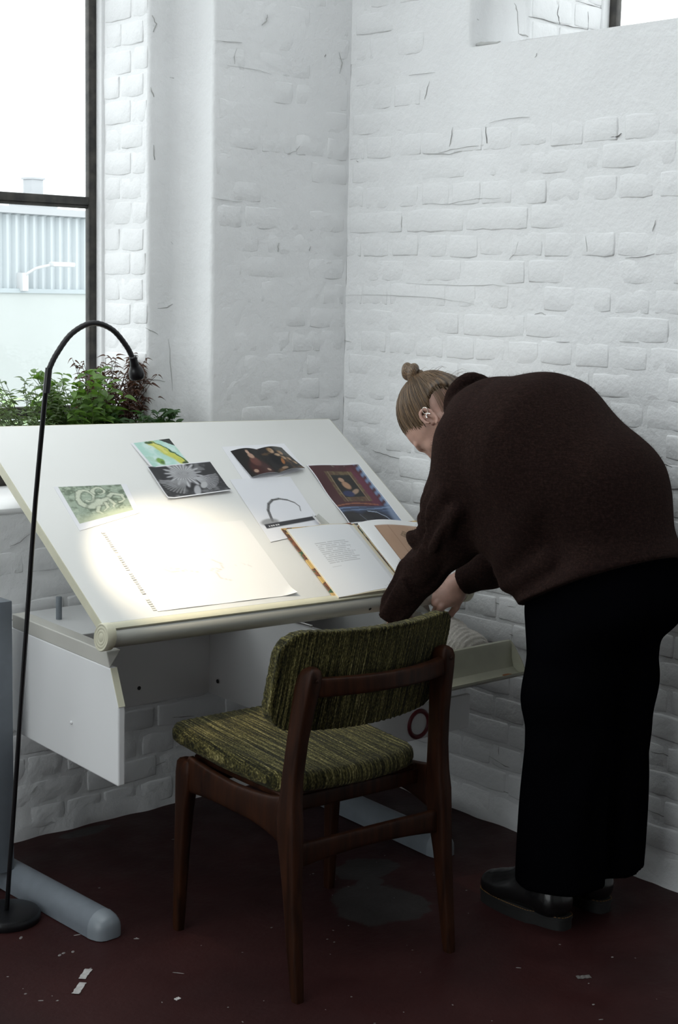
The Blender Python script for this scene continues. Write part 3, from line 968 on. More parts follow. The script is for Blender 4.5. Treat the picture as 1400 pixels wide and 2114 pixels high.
def side_panel(xb, xf, s):
    """splayed side panel with chamfered front; s = +1 left (outer face towards -x), -1 right"""
    t = 0.020 * s
    zb, zt = 0.405, 0.690
    yb, yf = -0.215, -0.785
    X = lambda y: xb + (xf - xb) * (y - yb) / (yf - yb)
    face = [(yb, zb), (yf, zb), (yf, 0.603), (yf + 0.040, zt), (yb, zt)]
    bmb = MB().prism([(X(y), y, z) for y, z in face], (t, 0, 0))
    o = tpart(bmb, 'side_panel', PANEL)
    m = o.modifiers.new('bevel', 'BEVEL'); m.width = 0.004; m.segments = 2; m.limit_method = 'ANGLE'
    # cream edge strip on the chamfer
    ch = [(yf - 0.0012, 0.602), (yf + 0.0388, zt), (yf + 0.041, zt - 0.002), (yf + 0.0015, 0.600)]
    tpart(MB().prism([(X(y) + 0.001 * s, y, z) for y, z in ch], (t * 0.9, 0, 0)), 'edge_strip', CREAM, o)
    # triangular corner bead along the top
    za, zc = zt - 0.002, zt + 0.036
    for_y0, y1a, y1c = yb, yf + 0.041, yf + 0.058
    tri0 = [(X(yb), yb, za), (X(yb), yb, zc), (X(yb) + 0.042 * s, yb, zc)]
    tri1 = [(X(y1a), y1a, za), (X(y1c), y1c, zc), (X(y1c) + 0.042 * s, y1c, zc)]
    r = MB().add(tri0 + tri1, [(0, 1, 2), (3, 5, 4), (0, 3, 4, 1), (1, 4, 5, 2), (2, 5, 3, 0)])
    r = tpart(r, 'top_rim', GREYWHITE, o)
    m = r.modifiers.new('bevel', 'BEVEL'); m.width = 0.0025; m.segments = 2
    Mb = Matrix.Translation((X(-0.55) - 0.0005 * s, -0.55, 0.508)) @ Matrix.Rotation(-math.pi / 2 * s, 4, 'Y')
    tpart(MB().lathe([(0.0048, 0), (0.0045, 0.002), (0.003, 0.0034), (0.0005, 0.004)], 14, Mb), 'screw_cap', PANEL, o, auto=50)
    return o


side_panel(-1.348, -1.383, 1)
side_panel(-0.312, -0.300, -1)
# back panel and drawer pedestal
tpart(MB().bbox((-1.335, -0.195, 0.400), (-0.672, -0.175, 0.664), 0.0015, 1), 'back_panel', PANEL)
ped = tpart(MB().prism([(-0.681, -0.196, 0.400), (-0.706, -0.73, 0.400), (-0.706, -0.73, 0.688), (-0.681, -0.196, 0.688)], (0.018, 0, 0)), 'pedestal_side', PANEL)
tpart(MB().bbox((-0.664, -0.195, 0.400), (-0.300, -0.175, 0.688), 0.0015, 1), 'pedestal_back', PANEL)
for y, z in ((-0.245, 0.445), (-0.262, 0.600)):
    tpart(MB().lathe([(0.0062, 0), (0.0062, 0.0012)], 10, Matrix.Translation((-0.6835 - (0.025 / 0.534) * (-0.196 - y), y, z)) @ Matrix.Rotation(-math.pi / 2, 4, 'Y')), 'screw_hole', DARKHOLE, ped)
tpart(MB().lathe([(0.006, 0), (0.006, 0.0012)], 10, Matrix.Translation((-0.93, -0.1952, 0.452)) @ Matrix.Rotation(math.pi / 2, 4, 'X')), 'screw_hole', DARKHOLE)
tpart(MB().bbox((-0.712, -0.70, 0.694), (-0.706, -0.52, 0.700), 0.001, 1), 'drawer_runner', CHROME)

# lower drawer, a little open, pulled by a dark red finger ring
dr = MB()
dr.bbox((-0.690, -0.905, 0.392), (-0.298, -0.890, 0.488), 0.002)
dlow = tpart(dr, 'drawer_front', PANEL)
tpart(MB().bbox((-0.675, -0.889, 0.405), (-0.663, -0.45, 0.470), 0.001, 1).bbox((-0.325, -0.889, 0.405), (-0.313, -0.45, 0.470), 0.001, 1)
      .bbox((-0.663, -0.889, 0.405), (-0.325, -0.45, 0.411), 0.001, 1).bbox((-0.663, -0.462, 0.411), (-0.325, -0.45, 0.470), 0.001, 1), 'drawer_box', PANEL, dlow)
ringpts = [(-0.497 + 0.036 * math.cos(a), 0.436 + 0.036 * math.sin(a)) for a in [2 * math.pi * k / 28 for k in range(28)]]
v, f = [], []
for i, (x, z) in enumerate(ringpts):
    dx, dz = (x + 0.497) / 0.036, (z - 0.436) / 0.036
    for j in range(8):
        b = 2 * math.pi * j / 8
        v.append((x + dx * 0.0065 * math.cos(b), -0.906 + 0.005 * math.sin(b), z + dz * 0.0065 * math.cos(b)))
for i in range(28):
    for j in range(8):
        f.append((i * 8 + j, i * 8 + (j + 1) % 8, ((i + 1) % 28) * 8 + (j + 1) % 8, ((i + 1) % 28) * 8 + j))
tpart(MB().add(v, f), 'finger_ring', RED, dlow, smooth=True)

TRAYC = plain('aged_cream_plastic', (0.34, 0.335, 0.26), 0.45, var=0.06, scale=18)
# upper tray: shallow wide drawer with a cream trough-shaped front
tx0, tx1 = -0.690, -0.165
# outer skin then inner skin of the trough (y, z)
outer = [(-0.915, 0.628), (-0.928, 0.628), (-0.934, 0.618), (-0.936, 0.580), (-0.944, 0.556), (-0.962, 0.545), (-0.982, 0.545), (-0.990, 0.551),
         (-0.990, 0.545), (-0.984, 0.538), (-0.958, 0.536), (-0.934, 0.546), (-0.924, 0.570), (-0.920, 0.610)]
tray = tpart(MB().prism([(tx0, y, z) for y, z in outer], (tx1 - tx0, 0, 0)), 'tray_front', TRAYC, auto=35)
capP = [(-0.915, 0.628), (-0.928, 0.628), (-0.945, 0.612), (-0.975, 0.575), (-0.990, 0.550), (-0.984, 0.538), (-0.958, 0.536), (-0.934, 0.546), (-0.920, 0.575)]
for x in (tx0, tx1):
    tpart(MB().prism([(x - 0.002, y, z) for y, z in capP], (0.004, 0, 0)), 'trough_end', TRAYC, tray)
tpart(MB().bbox((-0.660, -0.918, 0.548), (-0.185, -0.50, 0.553), 0.001, 1).bbox((-0.660, -0.918, 0.553), (-0.652, -0.50, 0.600), 0.001, 1)
      .bbox((-0.193, -0.918, 0.553), (-0.185, -0.50, 0.600), 0.001, 1).bbox((-0.652, -0.508, 0.553), (-0.193, -0.50, 0.600), 0.001, 1), 'tray_box', GREYWHITE, tray)
tpart(MB().lathe([(1.0, 0.0), (0.8, 0.0008), (0.1, 0.0012)], 12, Matrix.Translation((-0.222, -0.972, 0.5456)) @ Matrix.Diagonal((0.018, 0.010, 1, 1))), 'rust_stain', plain('rust_stain', (0.20, 0.08, 0.025), 0.8), tray)


def leg(xb, xf, yb, yf, colx):
    lg = tpart(MB().bbox((colx - 0.046, -0.318, 0.055), (colx + 0.046, -0.215, 0.785), 0.003, 2), 'leg_column', STEEL, auto=40)
    y0 = -0.02
    d = Vector((xf - xb, yf - yb, 0)).normalized()
    n = Vector((-d.y, d.x, 0))
    secs = []
    # flat underside, rounded crown
    def sec(c, k):
        pts = []
        for i in range(11):
            a = math.pi * i / 10
            pts.append(c + n * (0.042 * k * math.cos(a)) + Vector((0, 0, 0.022 + 0.044 * k * math.sin(a))))
        return [c + n * (0.042 * k) + Vector((0, 0, 0.002)), *pts, c - n * (0.042 * k) + Vector((0, 0, 0.002))]
    A, B = Vector((xb, yb, 0)), Vector((xf, yf, 0))
    def body(stations, name, mat, par):
        v, f = [], []
        for c, k in stations: v += sec(c, k)
        m = 13
        for i in range(len(stations) - 1):
            for j in range(m):
                f.append((i * m + j, i * m + (j + 1) % m, (i + 1) * m + (j + 1) % m, (i + 1) * m + j))
        f.append(tuple(range(m))); f.append(tuple((len(stations) - 1) * m + j for j in range(m)))
        return tpart(MB().add(v, f), name, mat, par, auto=50)
    ft = body([(A, 1), (B - d * 0.046, 1)], 'foot', STEEL, None)
    body([(B - d * 0.0455, 1.02), (B - d * 0.03, 0.98), (B - d * 0.014, 0.86), (B - d * 0.005, 0.68), (B, 0.40)], 'foot_tip', STEELTIP, ft)
    return B, n, d, ft


B, n, d, ft = leg(-1.397, -1.372, -0.03, -0.742, -1.450)
rm = MB()
for k, (s, z, sz) in enumerate(((-0.018, 0.030, 0.006), (-0.008, 0.026, 0.009), (0.004, 0.030, 0.005), (0.012, 0.026, 0.007), (0.022, 0.028, 0.006), (0.0, 0.016, 0.004))):
    c = B - d * (0.012 + 0.010 * (s / 0.022) ** 2) + n * s + Vector((0, 0, z))
    rm.lathe([(sz, -0.004), (sz * 0.9, 0.0035), (sz * 0.3, 0.0048)], 8, Matrix.Translation(c) @ (d * 0.8 + Vector((0, 0, 0.6))).to_track_quat('Z', 'Y').to_matrix().to_4x4() @ Matrix.Diagonal((1.0, 0.6, 1, 1)))
leg(-0.268, -0.320, -0.03, -0.86, -0.200)
rs = tpart(rm, 'paint_smear', RED, ft)
tag(rs, 'dark red paint rubbed on the foot tip')


# ------------------------------------------------------------------ prints, drawings and the open book on the board
def S(x, a, b):
    t = np.clip((x - a) / (b - a), 0, 1)
    return t * t * (3 - 2 * t)


def fbm(x, y, seed=0, sc=6.0, oct=5):
    out = np.zeros_like(x); amp = 0.5
    for o in range(oct):
        f_ = sc * 2 ** o
        X, Y = x * f_ + seed * 17.3 + o * 5.1, y * f_ + seed * 9.7 + o * 3.3
        xi, yi = np.floor(X), np.floor(Y)
        fx, fy = X - xi, Y - yi
        fx, fy = fx * fx * (3 - 2 * fx), fy * fy * (3 - 2 * fy)
        h = lambda a, b: np.modf(np.abs(np.sin(a * 127.1 + b * 311.7 + seed) * 43758.5453))[0]
        v = (h(xi, yi) * (1 - fx) + h(xi + 1, yi) * fx) * (1 - fy) + (h(xi, yi + 1) * (1 - fx) + h(xi + 1, yi + 1) * fx) * fy
        out += amp * v; amp *= 0.5
    return out


def mix(a, b, t):
    return a * (1 - t[..., None]) + np.array(b) * t[..., None]


def blob(x, y, cx, cy, rx, ry, rot=0.0, soft=0.25):
    c, s_ = math.cos(rot), math.sin(rot)
    dx, dy = x - cx, y - cy
    u, v = (dx * c + dy * s_) / rx, (-dx * s_ + dy * c) / ry
    return 1 - S(np.sqrt(u * u + v * v), 1 - soft, 1 + soft)


def stroke(x, y, pts, w):
    d = np.full_like(x, 9.0)
    for (x0, y0), (x1, y1) in zip(pts[:-1], pts[1:]):
        ax, ay = x1 - x0, y1 - y0
        t = np.clip(((x - x0) * ax + (y - y0) * ay) / (ax * ax + ay * ay + 1e-9), 0, 1)
        d = np.minimum(d, np.hypot(x - x0 - ax * t, y - y0 - ay * t))
    return 1 - S(d, w * 0.6, w * 1.3)


PAPER = np.array((0.80, 0.80, 0.83))


def base(x, col=PAPER):
    return np.broadcast_to(np.array(col, float), x.shape + (3,)).copy()


def sheet(name, corners, h0, paint, label, cat, nx=60, ny=45, curl=None, paper=PAPER, thick=0.0005, group=None, parent=None, mat=None):
    """one sheet lying on the board; corners TL, TR, BR, BL in board coordinates; s runs right, t runs down"""
    (a, b, c, d) = [Vector((*p, 0)) for p in corners]
    ss, tt = np.meshgrid(np.linspace(0, 1, nx + 1), np.linspace(0, 1, ny + 1))
    col = paint(ss, tt)
    v, f = [], []
    for j in range(ny + 1):
        for i in range(nx + 1):
            s_, t_ = i / nx, j / ny
            p = a.lerp(b, s_).lerp(d.lerp(c, s_), t_)
            v.append(bp(p.x, p.y, h0 + (curl(s_, t_) if curl else 0)))
    w_ = nx + 1
    n0 = len(v)
    v += [p - EN * thick for p in v]
    for j in range(ny):
        for i in range(nx):
            q = (j * w_ + i, (j + 1) * w_ + i, (j + 1) * w_ + i + 1, j * w_ + i + 1)
            f.append(q); f.append(tuple(n0 + k for k in reversed(q)))
    rim = [i for i in range(nx)] + [j * w_ + nx for j in range(ny)] + [ny * w_ + i for i in range(nx, 0, -1)] + [j * w_ for j in range(ny, 0, -1)]
    for k in range(len(rim)):
        p, q = rim[k], rim[(k + 1) % len(rim)]
        f.append((p, q, n0 + q, n0 + p))
    c0 = sum(v[:n0], Vector()) / n0
    o = mesh(name, [p - c0 for p in v], f, mat or PRINT, None, True)
    me = o.data
    me.set_sharp_from_angle(angle=math.radians(60))
    at = me.color_attributes.new('Col', 'FLOAT_COLOR', 'POINT')
    cc = np.ones((len(v), 4), np.float32)
    cc[:n0, :3] = col.reshape(-1, 3)
    cc[n0:, :3] = paper
    at.data.foreach_set('color', cc.ravel())
    if name == 'printed_sheet': group = 'printed sheets on the drawing board'
    o.location = c0
    if parent is not None:
        o.parent = parent
        o.matrix_parent_inverse = Matrix.Translation(-parent.location)
    if cat: tag(o, label, cat, group)
    elif label: o['label'] = label
    return o


def pt_lemon(x, y):                                    # pale mint ground with yellow fruit and a dark corner
    w = fbm(x, y, 15, 7) - 0.5
    u, v = x + 0.10 * w, y + 0.12 * (fbm(x, y, 16, 7) - 0.5)
    c = base(x, (0.44, 0.68, 0.60)); c = mix(c, (0.62, 0.78, 0.74), S(fbm(x, y, 2, 4), 0.4, 0.7)); c = mix(c, (0.36, 0.60, 0.44), S(fbm(x, y, 7, 8), 0.55, 0.75) * 0.6)
    c = mix(c, (0.58, 0.58, 0.11), stroke(u, v, [(0.50, 0.10), (0.62, 0.36), (0.76, 0.62), (0.90, 0.92)], 0.115)); c = mix(c, (0.70, 0.68, 0.22), stroke(u, v, [(0.52, 0.14), (0.66, 0.48)], 0.05) * 0.8)
    c = mix(c, (0.42, 0.52, 0.12), S(fbm(x, y, 9, 12), 0.55, 0.7) * stroke(u, v, [(0.60, 0.36), (0.9, 0.9)], 0.10) * 0.8)
    c = mix(c, (0.20, 0.36, 0.08), blob(u, v, 0.38, 0.80, 0.09, 0.13)); c = mix(c, (0.08, 0.16, 0.05), blob(u, v, 0.40, 0.86, 0.05, 0.06) * 0.8)
    c = mix(c, (0.05, 0.12, 0.05), stroke(u, v, [(0.56, 0.05), (0.74, 0.34), (0.88, 0.60), (0.98, 0.90)], 0.020))
    c = mix(c, (0.035, 0.04, 0.035), (x > 0.72 + y * 0.95) * 1.0); c = mix(c, (0.06, 0.11, 0.04), blob(u, v, 0.44, 0.05, 0.10, 0.06))
    c = mix(c, (0.06, 0.09, 0.04), blob(u, v, 0.93, 0.95, 0.09, 0.07))
    return mix(c, PAPER, 1 - S(x, 0.06, 0.075))


def pt_flower(x, y):                                   # black and white photograph: pale spiky flower head on dark leaves
    c = base(x, (0.035, 0.035, 0.038)); n = fbm(x, y, 5, 7)
    c = mix(c, (0.20, 0.20, 0.21), S(n, 0.52, 0.75) * 0.8)
    ang = np.arctan2(y - 0.30, x - 0.48); r = np.hypot((x - 0.48) * 1.5, y - 0.30)
    pet = S(0.36 + 0.07 * np.cos(ang * 15) - r, -0.02, 0.05)
    c = mix(c, (0.52, 0.52, 0.54), pet * (0.65 + 0.35 * np.cos(ang * 30)))
    c = mix(c, (0.30, 0.30, 0.31), blob(x, y, 0.46, 0.33, 0.10, 0.12) * 0.7)
    for k in range(16):
        a = -0.1 + k * 0.09
        x0, y0 = 0.60, 0.45
        c = mix(c, (0.42, 0.42, 0.44), stroke(x, y, [(x0, y0), (x0 + 0.36 * math.cos(a), y0 + 0.42 * math.sin(a))], 0.008) * 0.8)
    for k in range(11):
        a = 2.0 + k * 0.13
        c = mix(c, (0.34, 0.34, 0.35), stroke(x, y, [(0.46, 0.5), (0.46 + 0.40 * math.cos(a), 0.5 + 0.42 * math.sin(a))], 0.014) * 0.6)
    c = mix(c, (0.40, 0.40, 0.42), blob(x, y, 0.52, 0.84, 0.05, 0.16, 0.3)); c = mix(c, (0.45, 0.45, 0.46), blob(x, y, 0.67, 0.70, 0.05, 0.10, 0.4))
    e = np.maximum(1 - S(x, 0.015, 0.02), S(y, 0.965, 0.972)); e = np.maximum(e, 1 - S(y, 0.02, 0.03))
    return mix(c, PAPER, e)


def pt_engrave(x, y):                                  # greenish engraving of coiled animals among foliage
    s_, t_ = (x - 0.06) / 0.86, (y - 0.0) / 0.86
    n = fbm(s_, t_, 8, 9)
    w1, w2 = fbm(s_, t_, 21, 5) - 0.5, fbm(s_, t_, 33, 5) - 0.5
    u, v = s_ + 0.10 * w1, t_ + 0.13 * w2
    c = base(x, (0.36, 0.43, 0.34))
    c = mix(c, (0.12, 0.16, 0.11), S(n, 0.42, 0.66) * 0.85)
    c = mix(c, (0.50, 0.57, 0.45), S(fbm(s_, t_, 13, 16), 0.52, 0.7) * 0.7)
    def limb(pts, w0, w1_):
        nonlocal c
        for k, (p, q) in enumerate(zip(pts[:-1], pts[1:])):
            ww = w0 + (w1_ - w0) * k / max(1, len(pts) - 2)
            c = mix(c, (0.10, 0.13, 0.09), stroke(u, v, [p, q], ww * 1.45) * 0.75)
        for k, (p, q) in enumerate(zip(pts[:-1], pts[1:])):
            ww = w0 + (w1_ - w0) * k / max(1, len(pts) - 2)
            c = mix(c, (0.62, 0.66, 0.53), stroke(u, v, [p, q], ww) * 0.95)
    spiral = lambda cx, cy, r, a0, turns, n_=16: [(cx + r * (1 - 0.6 * k / n_) * math.cos(a0 + turns * 6.28 * k / n_) * 0.72, cy + r * (1 - 0.6 * k / n_) * math.sin(a0 + turns * 6.28 * k / n_)) for k in range(n_ + 1)]
    limb([(0.62, 0.62)] + spiral(0.34, 0.36, 0.27, 1.2, 1.15), 0.045, 0.020)
    limb(spiral(0.60, 0.20, 0.17, 2.6, 0.9), 0.030, 0.014)
    limb([(0.66, 0.46), (0.78, 0.30), (0.92, 0.40), (0.93, 0.58), (0.84, 0.64)], 0.040, 0.020)
    limb([(0.36, 0.62), (0.50, 0.52), (0.66, 0.46)], 0.080, 0.055)
    limb([(0.44, 0.66), (0.40, 0.80), (0.46, 0.90)], 0.034, 0.018); limb([(0.58, 0.58), (0.60, 0.74), (0.52, 0.84)], 0.034, 0.018)
    limb([(0.70, 0.50), (0.76, 0.66), (0.70, 0.76)], 0.030, 0.018)
    c = mix(c, (0.16, 0.20, 0.13), (np.sin((u * 1.2 + v) * 190) > 0.55) * 0.28)
    c = mix(c, (0.52, 0.57, 0.42), S(t_, 0.74, 0.95) * 0.75)
    inside = (s_ > 0) * (s_ < 1) * (t_ > 0.005) * (t_ < 1)
    return mix(c, PAPER, 1.0 - inside)


def pt_lady(x, y):                                     # dark painting: seated figure in a red dress
    c = base(x, (0.010, 0.008, 0.007)); n = fbm(x, y, 3, 6)
    c = mix(c, (0.045, 0.011, 0.010), blob(x, y, 0.52, 0.80, 0.36, 0.36) * (0.5 + n)); c = mix(c, (0.15, 0.055, 0.042), blob(x, y, 0.50, 0.52, 0.16, 0.18) * (0.4 + 0.6 * n))
    c = mix(c, (0.42, 0.26, 0.19), blob(x, y, 0.50, 0.30, 0.10, 0.10)); c = mix(c, (0.50, 0.33, 0.25), blob(x, y, 0.48, 0.15, 0.055, 0.075))
    c = mix(c, (0.40, 0.26, 0.19), blob(x, y, 0.26, 0.86, 0.07, 0.06)); c = mix(c, (0.40, 0.26, 0.19), blob(x, y, 0.72, 0.88, 0.07, 0.05))
    return mix(c, (0.30, 0.19, 0.13), stroke(x, y, [(0.46, 0.08), (0.54, 0.08)], 0.02) * 0.4)


def pt_group(x, y):                                    # dark painting: group of figures
    c = base(x, (0.016, 0.014, 0.014)); n = fbm(x, y, 9, 7)
    c = mix(c, (0.10, 0.10, 0.09), blob(x, y, 0.9, 0.1, 0.35, 0.3) * 0.7); c = mix(c, (0.20, 0.11, 0.05), S(n, 0.5, 0.8) * 0.6)
    for cx, cy, r in ((0.38, 0.16, 0.085), (0.66, 0.28, 0.07), (0.60, 0.50, 0.06), (0.78, 0.55, 0.06), (0.86, 0.72, 0.06)):
        c = mix(c, (0.42, 0.28, 0.18), blob(x, y, cx, cy, r, r * 1.25)); c = mix(c, (0.20, 0.12, 0.05), blob(x, y, cx - 0.04, cy - 0.04, r * 0.9, r) * 0.6)
    c = mix(c, (0.40, 0.27, 0.17), blob(x, y, 0.46, 0.36, 0.10, 0.06)); c = mix(c, (0.006, 0.006, 0.007), blob(x, y, 0.30, 0.55, 0.16, 0.25))
    c = mix(c, (0.30, 0.12, 0.04), blob(x, y, 0.44, 0.64, 0.05, 0.14, 0.5)); return mix(c, (0.26, 0.17, 0.11), blob(x, y, 0.30, 0.90, 0.10, 0.05))


def pt_spread(x, y):
    l = pt_lady(np.clip(x * 2, 0, 1), y); r = pt_group(np.clip(x * 2 - 1, 0, 1), y)
    return np.where((x < 0.5)[..., None], l, r)


def pt_tusk(x, y):                                     # sheet with a curved horn on a stand above a dark caption band
    c = base(x, (0.76, 0.765, 0.80))
    arcp = [(0.245, 0.70), (0.285, 0.54), (0.36, 0.44), (0.46, 0.385), (0.58, 0.375), (0.70, 0.41), (0.79, 0.47), (0.83, 0.54), (0.80, 0.62)]
    for k, (p, q) in enumerate(zip(arcp[:-1], arcp[1:])):
        c = mix(c, (0.07, 0.07, 0.07), stroke(x, y, [p, q], 0.022 - 0.0021 * k))
        c = mix(c, (0.30, 0.30, 0.30), stroke(x, y, [(p[0], p[1] - 0.006), (q[0], q[1] - 0.006)], 0.005) * 0.6)
    c = mix(c, (0.22, 0.22, 0.22), blob(x, y, 0.19, 0.72, 0.15, 0.055) * 0.8)
    band = S(y, 0.735, 0.742) * (1 - S(y, 0.805, 0.812)) * S(x, 0.07, 0.08)
    c = mix(c, (0.035, 0.035, 0.04), band)
    lw = (np.sin(x * 150) > -0.4) * (x > 0.13) * (x < 0.32) * (y > 0.77) * (y < 0.79)
    c = mix(c, (0.75, 0.75, 0.75), lw * 0.9)
    return c


def pt_framed(x, y):                                   # photograph of a gilt-framed painting on a red wall with blue drapery
    c = base(x, (0.055, 0.014, 0.017)); n = fbm(x, y, 4, 9)
    c = mix(c, (0.115, 0.024, 0.036), S(n, 0.4, 0.7) * 0.6 * S(x, 0.2, 0.8))
    c = mix(c, (0.16, 0.24, 0.40), S(x - y * 0.0, 0.86, 0.90) * (0.5 + 0.5 * np.sin(y * 60 + x * 30)) * 0.9); c = mix(c, (0.34, 0.45, 0.58), S(x, 0.955, 0.96) * 0.6)
    c = mix(c, (0.12, 0.025, 0.055), blob(x, y, 0.78, 0.5, 0.09, 0.40) * 0.7)
    fr = (np.abs(x - 0.48) < 0.27) * (np.abs(y - 0.38) < 0.255); inn = (np.abs(x - 0.48) < 0.19) * (np.abs(y - 0.375) < 0.185)
    c = mix(c, (0.13, 0.095, 0.045), fr * (0.35 + 0.65 * S(fbm(x, y, 6, 24), 0.3, 0.7))); c = mix(c, (0.30, 0.25, 0.16), (np.abs(np.abs(x - 0.48) - 0.20) < 0.008) * fr * 0.8)
    c = mix(c, (0.012, 0.011, 0.010), inn * 1.0)
    c = mix(c, (0.38, 0.24, 0.16), inn * blob(x, y, 0.44, 0.27, 0.05, 0.035)); c = mix(c, (0.36, 0.21, 0.13), inn * blob(x, y, 0.47, 0.36, 0.07, 0.06, 0.5)); c = mix(c, (0.30, 0.20, 0.14), inn * blob(x, y, 0.55, 0.47, 0.09, 0.03, -0.4))
    c = mix(c, (0.025, 0.03, 0.09), inn * blob(x, y, 0.40, 0.50, 0.10, 0.05))
    c = mix(c, (0.24, 0.09, 0.05), (np.abs(y - 0.70 + 0.03 * np.sin(x * 4)) < 0.010) * (x < 0.8))
    low = S(y, 0.715, 0.73)
    c = mix(c, (0.045, 0.065, 0.12), low * 1.0); c = mix(c, (0.15, 0.21, 0.34), low * (np.sin(y * 120 + x * 6) > 0.2) * S(y, 0.72, 0.74) * (1 - S(y, 0.78, 0.82)) * 0.9)
    c = mix(c, (0.012, 0.011, 0.016), low * blob(x, y, 0.55, 0.95, 0.28, 0.17)); c = mix(c, (0.02, 0.018, 0.02), low * blob(x, y, 0.15, 0.95, 0.25, 0.16)); c = mix(c, (0.25, 0.32, 0.45), low * S(x + y * 0.2, 1.0, 1.1) * 0.7)
    c = mix(c, (0.30, 0.36, 0.46), stroke(x, y, [(0.50, 0.80), (0.66, 0.82), (0.76, 0.90), (0.80, 1.0)], 0.008)); c = mix(c, (0.14, 0.16, 0.20), stroke(x, y, [(0.30, 0.86), (0.36, 0.97)], 0.006))
    c = mix(c, (0.20, 0.17, 0.14), (fbm(x, y, 12, 20) > 0.6) * (y < 0.05) * (x > 0.2) * 0.7)
    e = np.maximum.reduce([1 - S(x, 0.012, 0.018), S(x, 0.982, 0.988), 1 - S(y, 0.012, 0.018), S(y, 0.982, 0.988)])
    return mix(c, PAPER, e)


def pt_sketch(x, y):                                   # big drawing sheet: faint pencil lines
    c = base(x, (0.80, 0.79, 0.77))
    for pts, wd, k in (([(0.22, 0.52), (0.26, 0.56), (0.33, 0.57), (0.36, 0.55)], 0.006, 0.5), ([(0.24, 0.50), (0.30, 0.53), (0.36, 0.54)], 0.004, 0.45),
                       ([(0.36, 0.56), (0.44, 0.60), (0.52, 0.60), (0.56, 0.57), (0.60, 0.59)], 0.004, 0.4), ([(0.50, 0.46), (0.58, 0.46), (0.63, 0.52), (0.62, 0.58), (0.55, 0.62), (0.56, 0.70), (0.62, 0.74)], 0.006, 0.4),
                       ([(0.36, 0.24), (0.33, 0.30), (0.38, 0.34)], 0.004, 0.22), ([(0.72, 0.56), (0.78, 0.55), (0.83, 0.60)], 0.0035, 0.25), ([(0.46, 0.36), (0.52, 0.33), (0.60, 0.35)], 0.003, 0.2)):
        c = mix(c, (0.36, 0.26, 0.24), stroke(x, y, pts, wd) * k)
    return c


sheet('drawing_sheet', [(0.165, 0.314), (0.612, 0.320), (0.608, 0.022), (0.167, 0.021)], 0.0011, pt_sketch,
      'large white drawing sheet with faint pencil sketch and torn perforated left edge', 'drawing', 90, 64,
      lambda s, t: 0.009 * max(0, (s + t - 1.86) / 0.14) ** 2 + 0.0012 * max(0, t - 0.9) * 10 * abs(math.sin(s * 7)))
ds = bpy.data.objects['drawing_sheet']
tn = MB()
for k in range(40):
    v0 = 0.026 + k * 0.0073
    if k in (6, 7, 19, 28): continue
    jit = random.uniform(-0.0012, 0.0012)
    tn.box((0.1568 + jit, v0, 0.0008), (0.1668, v0 + 0.0046, 0.0014 + random.uniform(0, 0.0014)), MBRD)
o = tn.build('torn_perforation', plain('torn_paper', (0.66, 0.64, 0.60), 0.8)); o.parent = ds; o.matrix_parent_inverse = Matrix.Translation(-ds.location); o['kind'] = 'stuff'

sheet('printed_sheet', [(0.432, 0.664), (0.571, 0.680), (0.577, 0.567), (0.436, 0.556)], 0.0012, pt_lemon, 'small print of yellow fruit on a mint green ground, topmost on the board', 'print', 84, 66,
      lambda s, t: 0.006 * max(0, 0.2 - s) * 5 * t)
sheet('printed_sheet', [(0.424, 0.558), (0.650, 0.573), (0.645, 0.437), (0.418, 0.421)], 0.0024, pt_flower, 'black and white photo print of a pale spiky flower', 'print', 110, 72,
      lambda s, t: 0.010 * max(0, t - 0.75) ** 2 * 16 * (0.4 + s) * 0.5 + 0.006 * max(0, 0.12 - s) * 8)
sheet('printed_sheet', [(0.106, 0.499), (0.328, 0.495), (0.309, 0.379), (0.098, 0.327)], 0.0012, pt_engrave, 'greenish engraving print of coiled animals, leftmost sheet on the board', 'print', 130, 84)
sheet('paper_sheet', [(0.731, 0.635), (0.968, 0.640), (0.972, 0.520), (0.715, 0.462)], 0.0012, lambda x, y: base(x), 'blank white sheet lying under the booklet with two dark paintings', 'paper', 8, 8)
sheet('printed_sheet', [(0.671, 0.490), (0.891, 0.488), (0.868, 0.254), (0.651, 0.225)], 0.0022, pt_tusk, 'white sheet printed with a curved black horn above a dark caption band', 'print', 110, 110)
sheet('open_booklet', [(0.747, 0.611), (0.943, 0.618), (0.958, 0.510), (0.749, 0.490)], 0.0040, pt_spread, 'small open booklet showing two dark paintings of women', 'booklet', 128, 64,
      lambda s, t: 0.010 * (math.sin(math.pi * min(1, abs(s - 0.5) * 2)) * 0.8) + 0.006 * t * t * (0.5 + s), thick=0.0016)
sheet('printed_sheet', [(0.985, 0.534), (1.190, 0.531), (1.176, 0.260), (0.967, 0.267)], 0.0012, pt_framed, 'colour photo print of a gilt-framed painting on a red wall with blue drapery', 'print', 100, 130,
      lambda s, t: 0.0025 * (1 + math.sin(t * 9 + s * 2)) * (0.5 + 0.5 * math.sin(s * 5 + 1)) + 0.004 * max(0, t - 0.85) * 6 * abs(math.sin(s * 6)))
sheet('paper_curl', [(0.840, 0.300), (0.862, 0.300), (0.880, 0.262), (0.850, 0.266)], 0.004, lambda x, y: base(x, (0.55, 0.55, 0.52)), 'torn curled white paper slip poking out above the open book', 'paper', 10, 10,
      lambda s, t: 0.014 * (s - 0.5) ** 2 * 4 + 0.006 * (1 - t))

# open book
book = empty('open_book', bp(0.98, 0.12, 0.003))
tag(book, 'large open art book resting on the board beside the bent person', 'book')


def bpart(o):
    o.parent = book
    o.matrix_parent_inverse = Matrix.Translation(-book.location)
    return o


